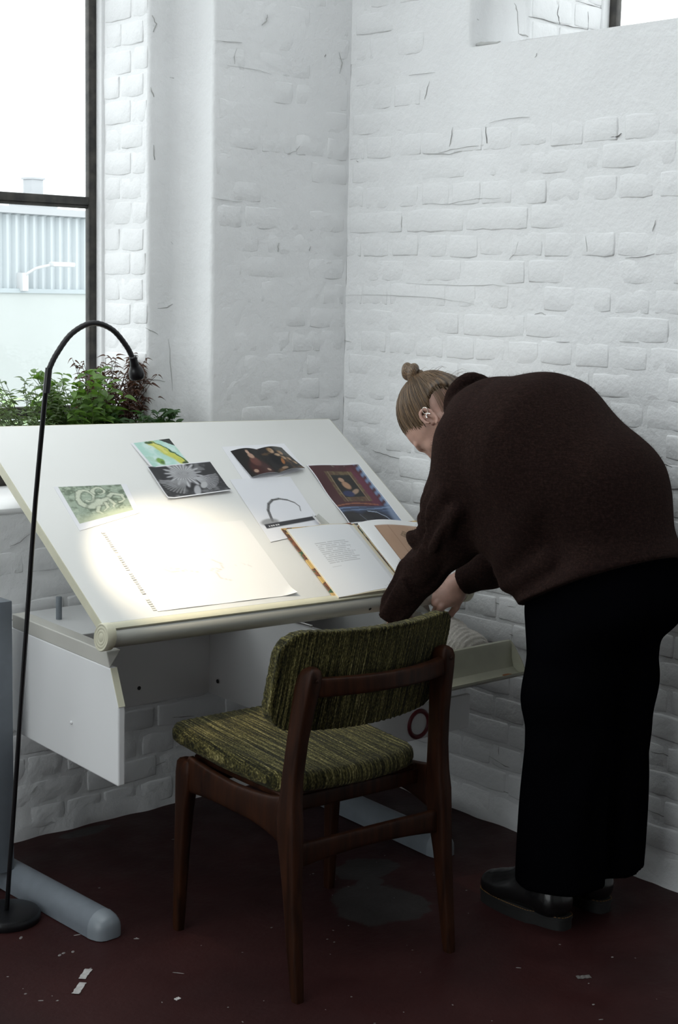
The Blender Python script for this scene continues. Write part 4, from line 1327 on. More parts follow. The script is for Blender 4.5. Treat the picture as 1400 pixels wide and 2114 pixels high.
COVER = plain('brown_gold_cover', (0.30, 0.18, 0.07), 0.5)
mc = nodes('printed_cover_edge')
COVEREDGE, N_, L_, P_ = mc
g_ = N_.new('ShaderNodeTexCoord'); n_ = N_.new('ShaderNodeTexNoise'); n_.inputs['Scale'].default_value = 22
L_.new(g_.outputs['Object'], n_.inputs['Vector'])
r_ = ramp(N_, [(0.0, (0.55, 0.36, 0.12)), (0.42, (0.50, 0.30, 0.10)), (0.46, (0.09, 0.04, 0.02)), (0.52, (0.22, 0.07, 0.03)), (0.56, (0.03, 0.09, 0.04)), (0.62, (0.5, 0.32, 0.12))])
r_.color_ramp.interpolation = 'CONSTANT'
L_.new(n_.outputs['Fac'], r_.inputs['Fac']); L_.new(r_.outputs['Color'], P_.inputs['Base Color'])
bpart(MB().bbox((0.716, -0.020, 0.0022), (0.984, 0.272, 0.0052), 0.0008, 1, MBRD).build('cover', COVEREDGE))
bpart(MB().bbox((0.990, -0.016, 0.0022), (1.2275, 0.258, 0.0052), 0.0008, 1, MBRD).build('cover', COVEREDGE))


def blockh(s):
    """height of the left pages from outer edge (0) to gutter (1)"""
    return 0.0105 + 0.010 * math.sin(math.pi * min(1, s * 1.0)) ** 1.5 * (0.3 + 0.7 * s) - 0.009 * max(0, s - 0.86) / 0.14


def blockr(s):
    return 0.0042 + 0.012 * math.sin(math.pi * (s ** 0.75)) * (1 - 0.4 * s) + 0.003 * (1 - s)


def page_block(name, u0, u1, v0, v1, hf, mat):
    v, f = [], []
    n = 24
    for i in range(n + 1):
        s = i / n
        u = u0 + (u1 - u0) * s
        for vv, hh in ((v0, 0.0054), (v1, 0.0054), (v1, hf(s) - 0.0006), (v0, hf(s) - 0.0006)): v.append(bp(u, vv, hh))
    for i in range(n):
        for k in range(4):
            f.append((i * 4 + k, i * 4 + (k + 1) % 4, (i + 1) * 4 + (k + 1) % 4, (i + 1) * 4 + k))
    f.append((3, 2, 1, 0)); f.append(tuple(n * 4 + k for k in range(4)))
    return bpart(MB().add(v, f).build(name, mat, auto=40))


PAGES = plain('cream_page_edges', (0.66, 0.60, 0.46), 0.7)
page_block('page_block', 0.727, 0.984, -0.015, 0.262, blockh, PAGES)
page_block('page_block', 0.990, 1.222, -0.006, 0.250, lambda s: 0.0070 + blockr(s) * 0.25, PAGES)


def pt_text(x, y):                                     # one paragraph of small grey type near the head of the page
    c = base(x, (0.76, 0.77, 0.785))
    line = np.floor((y - 0.245) / 0.0265)
    wid = 0.63 + 0.035 * np.sin(line * 2.3)
    ink = (np.mod(y - 0.245, 0.0265) < 0.012) * (line >= 0) * (line < 12) * (x > 0.20) * (x < wid)
    ink = ink * (fbm(x, line, 3, 55, 2) > 0.22)
    c = mix(c, (0.46, 0.46, 0.47), ink * 0.75)
    ink2 = (np.abs(y - 0.60) < 0.006) * (x > 0.20) * (x < 0.33)
    return mix(c, (0.46, 0.46, 0.47), ink2 * 0.7)


def pt_brown(x, y):                                    # brown leather plate with a small tooled lozenge
    c = base(x, (0.78, 0.78, 0.78))
    inn = S(x, 0.17, 0.175) * S(y, 0.085, 0.09) * (1 - S(y, 0.74, 0.745))
    b = mix(base(x, (0.36, 0.215, 0.135)), (0.44, 0.29, 0.20), fbm(x, y, 6, 5))
    b = mix(b, (0.22, 0.11, 0.06), (np.abs(x - 0.38) < 0.006) * 0.6 + (np.abs(x - 0.175) < 0.01) * 0.9)
    dmd = np.abs(x - 0.56) / 0.10 + np.abs(y - 0.26) / 0.075
    b = mix(b, (0.12, 0.07, 0.035), (dmd < 1) * 0.75); b = mix(b, (0.40, 0.27, 0.16), (np.abs(dmd - 0.6) < 0.12) * 0.6)
    return c * (1 - inn[..., None]) + b * inn[..., None]


sheet('page', [(0.7285, 0.2605), (0.9865, 0.2575), (0.9855, -0.006), (0.7265, -0.0150)], 0.0, pt_text, None, None, 130, 150, lambda s, t: blockh(s), parent=book)
sheet('page', [(0.9865, 0.2575), (1.2245, 0.244), (1.2215, -0.006), (0.9855, -0.006)], 0.0, pt_brown, 'right page with a brown leather plate', None, 90, 90, lambda s, t: 0.0035 + blockr(s) * (1.0 + 0.4 * (1 - t)), parent=book)

# ------------------------------------------------------------------ upholstered chair
chair = empty('side_chair', (-0.993, -1.293, 0.0), math.radians(-3))
tag(chair, 'teak side chair with striped green boucle seat and backrest', 'chair')


def cpart(o):
    o.parent = chair
    return o


def xy(z_, y_, x_, hx, hy): return ((x_, y_, z_), (1, 0, 0), (0, 1, 0), hx, hy)


for s in (-1, 1):
    rear = [(0.0, 0.000, 0.2315, 0.0115, 0.0125), (0.02, 0.003, 0.2315, 0.0125, 0.0145), (0.12, 0.016, 0.230, 0.0145, 0.018), (0.24, 0.031, 0.228, 0.0165, 0.022),
            (0.31, 0.040, 0.226, 0.0180, 0.028), (0.36, 0.047, 0.225, 0.0190, 0.033), (0.41, 0.051, 0.224, 0.0195, 0.034), (0.455, 0.052, 0.222, 0.0185, 0.028), (0.52, 0.050, 0.218, 0.0175, 0.0245),
            (0.60, 0.043, 0.212, 0.0175, 0.0245), (0.67, 0.034, 0.206, 0.0190, 0.027), (0.72, 0.026, 0.201, 0.0205, 0.0285), (0.748, 0.020, 0.1985, 0.0200, 0.026),
            (0.762, 0.017, 0.197, 0.0160, 0.020), (0.769, 0.015, 0.1965, 0.008, 0.010)]
    cpart(MB().loft([xy(z, y, s * x, hx, hy) for z, y, x, hx, hy in rear], 16, 4.5).build('leg', TEAK, auto=45))
    front = [(0.0, 0.492, 0.2390, 0.0115, 0.0125), (0.02, 0.491, 0.2390, 0.0125, 0.0135), (0.20, 0.484, 0.2365, 0.0155, 0.018), (0.32, 0.478, 0.233, 0.0180, 0.023),
             (0.37, 0.475, 0.231, 0.0190, 0.029), (0.41, 0.473, 0.230, 0.0195, 0.031), (0.438, 0.472, 0.229, 0.0190, 0.028), (0.446, 0.472, 0.229, 0.014, 0.022)]
    cpart(MB().loft([xy(z, y, s * x, hx, hy) for z, y, x, hx, hy in front], 16, 4.5).build('leg', TEAK, auto=45))
    secs = []
    for k in range(13):
        t = k / 12
        y = 0.072 + (0.455 - 0.072) * t
        hy = 0.034 + (0.024 if t < 0.5 else 0.012) * abs(2 * t - 1) ** 2.5
        zc = 0.412 - 0.000 * t - (0.010 if t < 0.5 else 0.0) * abs(2 * t - 1) ** 2 - 0.006 * (1 - abs(2 * t - 1))
        secs.append(((s * (0.2235 + 0.006 * t), y, zc), (1, 0, 0), (0, 0, 1), 0.0125, hy))
    cpart(MB().loft(secs, 16, 4.5).build('side_rail', TEAK, auto=45))
    # small dowel seen at the joint of rail and post
    cpart(MB().lathe([(0.0045, 0), (0.004, 0.0012), (0.001, 0.0015)], 10, Matrix.Translation((s * 0.199, -0.0075, 0.742)) @ Matrix.Rotation(math.pi / 2, 4, 'X')).build('dowel', TEAK, smooth=True))


def bar(name, x0, x1, y, z, hy, hz, bow=0.0, arch=0.0, n=12):
    secs = []
    for k in range(n + 1):
        t = k / n
        b = 1 - (2 * t - 1) ** 2
        secs.append(((x0 + (x1 - x0) * t, y - bow * b, z + arch * b * 0.5), (0, 1, 0), (0, 0, 1), hy, hz - arch * b * 0.5))
    return cpart(MB().loft(secs, 16, 5.0).build(name, TEAK, auto=45))


bar('front_rail', -0.222, 0.222, 0.472, 0.405, 0.0115, 0.030)
bar('back_stretcher', -0.214, 0.214, 0.043, 0.325, 0.010, 0.029, 0.0, 0.014)
bar('seat_rail', -0.214, 0.214, 0.125, 0.418, 0.0115, 0.020)
cpart(MB().bbox((-0.205, 0.115, 0.437), (0.205, 0.480, 0.452), 0.003, 1).build('seat_base', TEAK))
bar('back_rail', -0.192, 0.192, 0.016, 0.722, 0.0125, 0.0225, 0.045, 0.004)


def pad(name, lo, hi, fn, h=0.006):
    S_ = Sdf(lo, hi, h)
    S_.put(fn, lo, hi)
    return cpart(S_.build(name, FABRIC))


def sbox(qx, qy, qz, r):
    return np.sqrt(np.maximum(qx, 0) ** 2 + np.maximum(qy, 0) ** 2 + np.maximum(qz, 0) ** 2) + np.minimum(np.maximum(np.maximum(qx, qy), qz), 0) - r


def seat_fn(X, Y, Z):
    yc, ly = 0.335, 0.222
    tt = np.clip((Y - 0.11) / 0.45, 0, 1)
    half = 0.212 + 0.030 * tt
    ycur = Y + 0.045 * (1 - (X / 0.22) ** 2) * (1 - tt) * 1.0            # rear edge bows back
    z0 = 0.448 + 0.030 * tt ** 2 * 0.9
    crown = 0.011 * (1 - np.clip((X / 0.23) ** 2, 0, 1)) * (1 - np.clip(((Y - yc) / 0.23) ** 2, 0, 1))
    # rounded plan corners
    ax, ay = np.abs(X) - (half - 0.045), np.abs(ycur - yc) - (ly - 0.045)
    plan = np.sqrt(np.maximum(ax, 0) ** 2 + np.maximum(ay, 0) ** 2) + np.minimum(np.maximum(ax, ay), 0) - 0.045
    r = 0.022
    a, b = plan + r, np.abs(Z - z0 - 0.026) - (0.0250 + crown - r)
    d = np.sqrt(np.maximum(a, 0) ** 2 + np.maximum(b, 0) ** 2) + np.minimum(np.maximum(a, b), 0) - r
    weave = 0.0011 * np.sin(X * 700 + 3 * np.sin(Y * 19)) * np.sin(Y * 260) + 0.0009 * np.sin(X * 330 + 1.0)
    return d + weave


pad('seat', (-0.27, 0.06, 0.42), (0.27, 0.59, 0.56), seat_fn, 0.0055)


def back_fn(X, Y, Z):
    zc, hz, half = 0.7225, 0.120, 0.252
    ycur = 0.042 + 0.95 * X ** 2 - 0.27 * (Z - zc)                       # concave towards the sitter, reclined
    ax, az = np.abs(X) - (half - 0.060), np.abs(Z - zc - 0.12 * X ** 2) - (hz - 0.060)
    plan = np.sqrt(np.maximum(ax, 0) ** 2 + np.maximum(az, 0) ** 2) + np.minimum(np.maximum(ax, az), 0) - 0.060
    r = 0.016
    a, b = plan + r, np.abs(Y - ycur) - (0.024 - r)
    d = np.sqrt(np.maximum(a, 0) ** 2 + np.maximum(b, 0) ** 2) + np.minimum(np.maximum(a, b), 0) - r
    # welt along the rear edge
    wl = np.sqrt((plan + 0.002) ** 2 + (Y - ycur + 0.020) ** 2) - 0.0055
    weave = 0.0011 * np.sin(X * 700 + 3 * np.sin(Z * 19)) * np.sin(Z * 260) + 0.0009 * np.sin(X * 330 + 1.0)
    return np.minimum(d, wl) + weave


back = pad('backrest', (-0.29, -0.05, 0.57), (0.29, 0.17, 0.88), back_fn, 0.005)

# ------------------------------------------------------------------ gooseneck floor lamp
lamp = empty('floor_lamp', (-1.515, -0.475, 0.0))
tag(lamp, 'thin black gooseneck floor lamp leaning over the drafting board, switched on', 'lamp')


def lpart(o, par=None):
    o.parent = par or lamp
    o.matrix_parent_inverse = Matrix.Translation(-lamp.location) if par is None else Matrix.Identity(4)
    return o


lpart(MB().lathe([(0.083, 0.0), (0.085, 0.004), (0.085, 0.017), (0.081, 0.023), (0.070, 0.026), (0.02, 0.027), (0.001, 0.027)], 48, Matrix.Translation((-1.515, -0.475, 0))).build('base', BLACK, auto=40))
P0, P1, P2 = Vector((-1.515, -0.475, 0.02)), Vector((-1.520, -0.618, 0.942)), Vector((-1.539, -0.730, 1.397))


def catmull(pts, n=10):
    out = []
    pts = [Vector(p) for p in pts]
    P = [pts[0] * 2 - pts[1]] + pts + [pts[-1] * 2 - pts[-2]]
    for i in range(1, len(P) - 2):
        for k in range(n):
            t = k / n
            a, b, c, d = P[i - 1], P[i], P[i + 1], P[i + 2]
            out.append(0.5 * ((2 * b) + (c - a) * t + (2 * a - 5 * b + 4 * c - d) * t * t + (3 * b - a - 3 * c + d) * t ** 3))
    out.append(pts[-1])
    return out


lpart(MB().tube(catmull([P0, P1, P1.lerp(P2, 0.45) + Vector((-0.002, 0, 0)), P2], 8), 0.0058, 12).build('pole', BLACK, smooth=True))
lpart(MB().tube([P2 - Vector((0.003, 0, 0.045)), P2 + Vector((0.004, 0, 0.012))], [0.0085, 0.0080], 14).build('pole_joint', BLACK, auto=50))
neck = catmull([P2, (-1.517, -0.732, 1.439), (-1.478, -0.736, 1.487), (-1.427, -0.740, 1.5105), (-1.377, -0.745, 1.497), (-1.339, -0.749, 1.458), (-1.320, -0.751, 1.424)], 10)
rad = [0.0062 + (0.0006 if k % 2 else 0.0) for k in range(len(neck))]
lpart(MB().tube(neck, rad, 12).build('gooseneck', plain('black_rubber', (0.008, 0.008, 0.009), 0.5), smooth=True))
HB = Vector((-1.320, -0.751, 1.424))
HD = Vector((0.21, 0.12, -0.50)).normalized()
HM = Matrix.Translation(HB) @ HD.to_track_quat('Z', 'Y').to_matrix().to_4x4()
hd = lpart(MB().lathe([(0.007, -0.012), (0.0092, -0.010), (0.0098, 0.004), (0.0112, 0.010), (0.0108, 0.013), (0.0150, 0.020), (0.0180, 0.028), (0.0190, 0.037), (0.0185, 0.043), (0.0175, 0.045),
                       (0.0165, 0.0440), (0.0155, 0.041)], 32, HM).build('lamp_head', BLACK, auto=40))
m, N, L, P = nodes('warm_led_lens')
P.inputs['Emission Color'].default_value = (1.0, 0.86, 0.62, 1); P.inputs['Emission Strength'].default_value = 30
lpart(MB().lathe([(0.0150, 0.0400), (0.0148, 0.0412), (0.001, 0.0422)], 24, HM).build('lens', m), hd)
sp = bpy.data.lights.new('led_spot', 'SPOT')
sp.energy = 16
sp.color = (1.0, 0.84, 0.60)
sp.spot_size = math.radians(66)
sp.spot_blend = 0.6
sp.shadow_soft_size = 0.008
so = bpy.data.objects.new('led_spot', sp)
COL.objects.link(so)
so.location = HB + HD * 0.047
so.rotation_euler = (Vector((-1.060, -0.625, 0.880)) - so.location).to_track_quat('-Z', 'Y').to_euler()
so.parent = lamp
so.matrix_parent_inverse = Matrix.Translation(-lamp.location)

# ------------------------------------------------------------------ the bent person
person = None
SKIN = plain('fair_skin', (0.40, 0.235, 0.185), 0.5, var=0.08, scale=60, bump=0.05, bscale=300)
SKIN.node_tree.nodes['Principled BSDF'].inputs['Subsurface Weight'].default_value = 0.08
SKIN.node_tree.nodes['Principled BSDF'].inputs['Subsurface Scale'].default_value = 0.01

NECK = np.array((-0.405, -1.010, 1.265))
HEADC = np.array((-0.383, -0.847, 1.254))
HYAW, HPITCH = math.radians(25), math.radians(-76)
HR = np.array(Matrix.Rotation(HYAW, 3, 'Z') @ Matrix.Rotation(HPITCH, 3, 'X') @ Matrix.Rotation(math.radians(4), 3, 'Y'))


def H(p):
    """head frame (x right, y face, z crown) to world"""
    return HEADC + HR @ np.array(p, float)


LSH, LEL, LWR = np.array((-0.522, -1.080, 1.205)), np.array((-0.512, -1.010, 0.965)), np.array((-0.525, -0.84, 0.755))
RSH, REL, RWR = np.array((-0.235, -1.00, 1.21)), np.array((-0.205, -1.03, 0.905)), np.array((-0.268, -0.825, 0.793))
UPB, MIDB, PEL = np.array((-0.37, -1.18, 1.25)), np.array((-0.355, -1.36, 1.16)), np.array((-0.345, -1.45, 0.96))
LHIP, LKN, LAN = np.array((-0.425, -1.43, 0.88)), np.array((-0.425, -1.355, 0.50)), np.array((-0.432, -1.365, 0.10))
RHIP, RKN, RAN = np.array((-0.255, -1.43, 0.88)), np.array((-0.245, -1.355, 0.50)), np.array((-0.255, -1.345, 0.10))


def hand(S_, wrist, fwd, palm_n, side, curl, spread=0.006, thumb=None):
    """fwd: wrist to knuckles; palm_n: out of the palm; side: towards the thumb"""
    fwd = np.array(fwd, float); fwd /= np.linalg.norm(fwd)
    palm_n = np.array(palm_n, float); palm_n -= fwd * (fwd @ palm_n); palm_n /= np.linalg.norm(palm_n)
    side_ = np.cross(fwd, palm_n) * side
    W = np.array(wrist, float)
    Rm = np.stack([side_, fwd, palm_n], 1)
    if np.linalg.det(Rm) < 0: Rm2 = np.stack([-side_, fwd, palm_n], 1)
    else: Rm2 = Rm
    S_.cone(W - fwd * 0.03, W + fwd * 0.018, 0.026, 0.026, 0.02, sx=(palm_n, 0.74))
    S_.ell(W + fwd * 0.052, (0.041, 0.050, 0.0165), Rm2, 0.015)
    S_.ell(W + fwd * 0.036 + side_ * 0.026 + palm_n * 0.010, (0.018, 0.034, 0.015), Rm2, 0.012)
    S_.ell(W + fwd * 0.040 - side_ * 0.026 + palm_n * 0.008, (0.014, 0.034, 0.014), Rm2, 0.012)
    lens = ((0.040, 0.025, 0.021), (0.045, 0.028, 0.022), (0.041, 0.027, 0.022), (0.032, 0.020, 0.019))
    tips = []
    for i in range(4):
        off = 0.0285 - i * 0.0192
        k = W + fwd * (0.090 - 0.004 * abs(i - 1) ** 1.5) + side_ * off
        S_.ell(k - palm_n * 0.006, (0.009, 0.011, 0.009), Rm2, 0.008)
        ang = 0.0
        p = k
        sp = side_ * (spread * (1.5 - i) / 0.03)
        r = 0.0088 if i < 3 else 0.0077
        for j in range(3):
            ang += curl[i][j]
            d = fwd * math.cos(ang) + palm_n * math.sin(ang) + sp * 0.12
            d = d / np.linalg.norm(d)
            q = p + d * lens[i][j]
            S_.cone(p, q, r, r * 0.90, 0.0045)
            S_.ell(q - np.cross(d, side_) * 0.0, (r * 0.98, r * 0.98, r * 0.98), None, 0.003)
            p = q; r *= 0.90
        tips.append((p, d))
    # thumb leaves the side of the palm near its base
    th = thumb or (0.55, 0.35, 0.25)
    p = W + fwd * 0.028 + side_ * 0.033 + palm_n * 0.008
    d = side_ * th[0] + fwd * 0.80 + palm_n * th[1]; d /= np.linalg.norm(d)
    q = p + d * 0.036
    S_.cone(p, q, 0.0125, 0.0102, 0.010)
    d2 = d + fwd * 0.35 - side_ * th[2] + palm_n * 0.15; d2 /= np.linalg.norm(d2)
    q2 = q + d2 * 0.028
    S_.cone(q, q2, 0.0102, 0.0092, 0.004)
    d3 = d2 + palm_n * 0.15 - side_ * 0.15; d3 /= np.linalg.norm(d3)
    q3 = q2 + d3 * 0.022
    S_.cone(q2, q3, 0.0092, 0.0070, 0.004)
    tips.append((q3, d3))
    return tips


def build_body():
    S_ = Sdf((-0.70, -1.68, 0.02), (-0.10, -0.60, 1.42), 0.0036)
    C = S_.cone
    # trunk, mostly under the clothes
    C(PEL, MIDB, 0.090, 0.090, 0.05, sx=((1, 0.1, 0), 1.3)); C(MIDB, UPB, 0.105, 0.110, 0.05, sx=((1, 0.1, 0), 1.4)); C(UPB, NECK - np.array((0, 0.03, 0.03)), 0.110, 0.07, 0.05, sx=((1, 0.1, 0), 1.5))
    C(NECK - np.array((0.01, 0.03, 0.02)), LSH + (0.02, 0, 0.0), 0.055, 0.055, 0.04); C(NECK - np.array((-0.01, 0.03, 0.02)), RSH, 0.055, 0.055, 0.04)
    for a, b, c in ((LSH, LEL, LWR), (RSH, REL, RWR)):
        C(a, b, 0.050, 0.038, 0.03); C(b, c, 0.038, 0.026, 0.02)
    for a, b, c in ((LHIP, LKN, LAN), (RHIP, RKN, RAN)):
        C(a, b, 0.078, 0.056, 0.04); C(b, c, 0.054, 0.034, 0.03)
        C(c + np.array((0, 0.0, -0.030)), c + np.array((0, 0.15, -0.045)), 0.026, 0.018, 0.02)
    C(PEL, LHIP, 0.085, 0.08, 0.04); C(PEL, RHIP, 0.085, 0.08, 0.04)
    # neck and head
    C(NECK, H((0, -0.030, -0.045)), 0.058, 0.052, 0.03)
    E_ = lambda p, r, k=0.015, op='add': S_.ell(H(p), r, HR, k, op)
    E_((0, -0.018, 0.035), (0.074, 0.096, 0.092)); E_((0, 0.030, 0.020), (0.066, 0.066, 0.075), 0.03)
    E_((0, 0.038, -0.040), (0.055, 0.056, 0.062), 0.03); E_((0, 0.060, -0.090), (0.026, 0.026, 0.020), 0.03)
    for s in (-1, 1):
        C(H((s * 0.060, -0.005, -0.035)), H((s * 0.022, 0.066, -0.090)), 0.018, 0.014, 0.03)      # jaw line
        E_((s * 0.043, 0.066, -0.010), (0.018, 0.014, 0.016), 0.02)                               # cheekbone
        E_((s * 0.033, 0.088, 0.018), (0.017, 0.012, 0.012), 0.008, 'sub')                        # eye socket
        E_((s * 0.033, 0.074, 0.016), (0.0135, 0.0135, 0.0125), 0.004)                            # eyeball under a lowered lid
        C(H((s * 0.012, 0.092, 0.036)), H((s * 0.048, 0.078, 0.036)), 0.008, 0.006, 0.010)        # brow
        E_((s * 0.010, 0.103, -0.022), (0.009, 0.010, 0.008), 0.008)                              # nostril wing
    C(H((0, 0.090, 0.024)), H((0, 0.113, -0.018)), 0.0085, 0.0105, 0.012)
    C(H((-0.016, 0.092, -0.046)), H((0.016, 0.092, -0.046)), 0.0062, 0.0062, 0.006); C(H((-0.014, 0.090, -0.056)), H((0.014, 0.090, -0.056)), 0.0072, 0.0072, 0.006)
    C(H((-0.020, 0.102, -0.051)), H((0.020, 0.102, -0.051)), 0.0020, 0.0020, 0.002, 'sub')
    # ears: rim, hollow, lobe
    for s in (-1, 1):
        ex_ = s * 0.076
        rim = []
        for k in range(15):
            a = math.radians(-105 + 300 * k / 14)
            rim.append(H((ex_ + s * 0.010 - s * 0.004 * math.cos(a), -0.012 - 0.0165 * math.cos(a) * (1 if math.sin(a) > -0.2 else 0.8) - 0.004 * math.sin(a), 0.006 + 0.027 * math.sin(a))))
        for a, b in zip(rim[:-1], rim[1:]): C(a, b, 0.0042, 0.0042, 0.003)
        E_((ex_ + s * 0.002, -0.010, 0.004), (0.007, 0.015, 0.023), 0.006)
        E_((ex_ + s * 0.010, -0.008, 0.002), (0.007, 0.008, 0.012), 0.004, 'sub')
        C(H((ex_ + s * 0.008, -0.014, -0.004)), H((ex_ + s * 0.009, -0.016, 0.016)), 0.0030, 0.0026, 0.003)
        E_((ex_ + s * 0.005, -0.003, -0.026), (0.0055, 0.0085, 0.0095), 0.004)
        E_((ex_ + s * 0.003, 0.006, -0.004), (0.004, 0.004, 0.006), 0.004)
    # hands: the near one under the rail, the far one pinching the board's front corner
    tl = hand(S_, LWR + np.array((0.030, 0.012, -0.040)), (0.30, 0.20, -0.90), (0.5, 0.6, 0.2), -1, [(0.5, 0.6, 0.4), (0.55, 0.7, 0.45), (0.6, 0.7, 0.5), (0.7, 0.7, 0.5)])
    tr = hand(S_, RWR + np.array((0.000, 0.004, -0.002)), (-0.60, 0.46, -0.62), (0.50, 0.52, -0.50), 1, [(0.55, 0.75, 0.4), (1.15, 1.05, 0.6), (1.3, 1.1, 0.6), (1.35, 1.1, 0.6)], 0.0, (0.30, 0.65, 0.2))
    return S_, tl, tr


S_, tipsL, tipsR = build_body()
person = S_.build('person', SKIN)
tag(person, 'person in brown sweater and black trousers bending over the drafting table', 'person')


def ppart(o, label=None):
    o.parent = person
    if label: o['label'] = label
    return o


# nails on the near-side finger tips of the visible hand
NAIL = plain('nail', (0.46, 0.27, 0.23), 0.3)
for q, d in tipsR:
    R_ = Vector(d).to_track_quat('Y', 'Z').to_matrix().to_4x4()
    ppart(MB().lathe([(0.0045, 0.0), (0.0040, 0.0012), (0.001, 0.0018)], 10, Matrix.Translation(Vector(q) - Vector((0.2, 0.5, 0.3)).normalized() * 0.0062) @ R_ @ Matrix.Diagonal((0.9, 1.2, 1, 1))).build('nail', NAIL, smooth=True))


# sweater -----------------------------------------------------------------
def knit():
    m, N, L, P = nodes('brown_mohair_knit')
    tc = N.new('ShaderNodeTexCoord')
    n = N.new('ShaderNodeTexNoise'); n.inputs['Scale'].default_value = 150; n.inputs['Detail'].default_value = 5; n.inputs['Roughness'].default_value = 0.7
    L.new(tc.outputs['Object'], n.inputs['Vector'])
    mp = N.new('ShaderNodeMapping'); mp.inputs['Scale'].default_value = (60, 60, 420); mp.inputs['Rotation'].default_value = (0.5, 0.2, 0)
    L.new(tc.outputs['Object'], mp.inputs['Vector'])
    n2 = N.new('ShaderNodeTexNoise'); n2.inputs['Scale'].default_value = 1.0; n2.inputs['Detail'].default_value = 3
    L.new(mp.outputs['Vector'], n2.inputs['Vector'])
    ad = N.new('ShaderNodeMath'); ad.operation = 'MULTIPLY_ADD'; ad.inputs[1].default_value = 0.5
    L.new(n2.outputs['Fac'], ad.inputs[0]); L.new(n.outputs['Fac'], ad.inputs[2])
    r = ramp(N, [(0.5, (0.0055, 0.0031, 0.0028)), (0.75, (0.0125, 0.0068, 0.0060)), (0.95, (0.026, 0.0135, 0.0110))])
    L.new(ad.outputs[0], r.inputs['Fac']); L.new(r.outputs['Color'], P.inputs['Base Color'])
    P.inputs['Roughness'].default_value = 1.0; P.inputs['Specular IOR Level'].default_value = 0.05
    P.inputs['Sheen Weight'].default_value = 0.05; P.inputs['Sheen Roughness'].default_value = 0.6
    P.inputs['Sheen Tint'].default_value = (0.55, 0.33, 0.27, 1)
    b = N.new('ShaderNodeBump'); b.inputs['Strength'].default_value = 0.8; b.inputs['Distance'].default_value = 0.004
    L.new(ad.outputs[0], b.inputs['Height']); L.new(b.outputs['Normal'], P.inputs['Normal'])
    return m


KNIT = knit()
S_ = Sdf((-0.78, -1.80, 0.66), (-0.04, -0.70, 1.46), 0.0052)
C, A_ = S_.cone, lambda *p: np.array(p, float)
# trunk: rounded back, loose belly, hem gathered at the hips
C(A_(-0.345, -1.450, 0.955), A_(-0.352, -1.375, 1.120), 0.126, 0.138, 0.08, sx=((1, 0.1, 0), 1.30))
C(A_(-0.352, -1.375, 1.120), A_(-0.375, -1.185, 1.222), 0.138, 0.165, 0.08, sx=((1, 0.1, 0), 1.28))
C(A_(-0.375, -1.185, 1.222), A_(-0.400, -1.060, 1.250), 0.165, 0.122, 0.08, sx=((1, 0.1, 0), 1.35))
C(LSH + A_(0.03, -0.02, -0.01), A_(-0.470, -1.250, 1.150), 0.085, 0.115, 0.09)
C(A_(-0.400, -1.050, 1.255), NECK + A_(0.0, 0.02, 0.0), 0.105, 0.068, 0.05)
# cloth hanging from chest to hem
C(A_(-0.385, -1.110, 1.090), A_(-0.370, -1.225, 0.985), 0.105, 0.125, 0.08, sx=((1, 0.1, 0), 1.35))
C(A_(-0.370, -1.225, 0.985), A_(-0.362, -1.275, 0.905), 0.125, 0.105, 0.06, sx=((1, 0.1, 0), 1.35))
# hem band
C(A_(-0.352, -1.290, 0.860), A_(-0.346, -1.455, 0.920), 0.112, 0.126, 0.03, sx=((1, 0.1, 0), 1.62))
# shoulders and sleeves
C(A_(-0.395, -1.085, 1.245), LSH + A_(0.012, -0.012, 0), 0.098, 0.074, 0.05); C(A_(-0.400, -1.06, 1.245), RSH, 0.105, 0.080, 0.06)
C(LSH, A_(-0.524, -1.035, 1.06), 0.078, 0.074, 0.05); C(A_(-0.524, -1.035, 1.06), LEL + A_(0.0, -0.012, 0.0), 0.074, 0.070, 0.04)
C(LEL + A_(0.0, -0.012, 0.0), A_(-0.522, -0.925, 0.862), 0.066, 0.054, 0.03); C(A_(-0.522, -0.925, 0.862), LWR + A_(-0.002, 0.018, -0.022), 0.054, 0.043, 0.03)
C(RSH, REL, 0.080, 0.064, 0.05); C(REL, A_(-0.238, -0.915, 0.842), 0.060, 0.052, 0.03); C(A_(-0.238, -0.915, 0.842), RWR + A_(0.004, -0.012, 0.004), 0.050, 0.041, 0.03)
# underarm web of the wide sleeve
C(A_(-0.520, -1.095, 1.13), A_(-0.47, -1.15, 1.03), 0.060, 0.075, 0.07)
# folds: bunching inside the elbow, drapery from shoulder to elbow, waist roll
C(A_(-0.550, -0.966, 1.000), A_(-0.474, -0.944, 0.978), 0.026, 0.026, 0.020); C(A_(-0.556, -0.938, 0.955), A_(-0.480, -0.912, 0.938), 0.028, 0.026, 0.016)
C(A_(-0.566, -0.985, 0.985), A_(-0.598, -1.075, 1.100), 0.016, 0.012, 0.03); C(A_(-0.576, -1.015, 0.940), A_(-0.598, -1.115, 1.050), 0.018, 0.012, 0.03)
C(A_(-0.57, -0.985, 0.93), A_(-0.56, -0.92, 0.87), 0.016, 0.012, 0.02)
C(A_(-0.50, -1.215, 0.890), A_(-0.515, -1.36, 0.960), 0.022, 0.020, 0.03); C(A_(-0.42, -1.150, 0.880), A_(-0.50, -1.215, 0.890), 0.024, 0.024, 0.03)
C(A_(-0.49, -1.19, 1.00), A_(-0.545, -1.33, 1.09), 0.020, 0.014, 0.05)
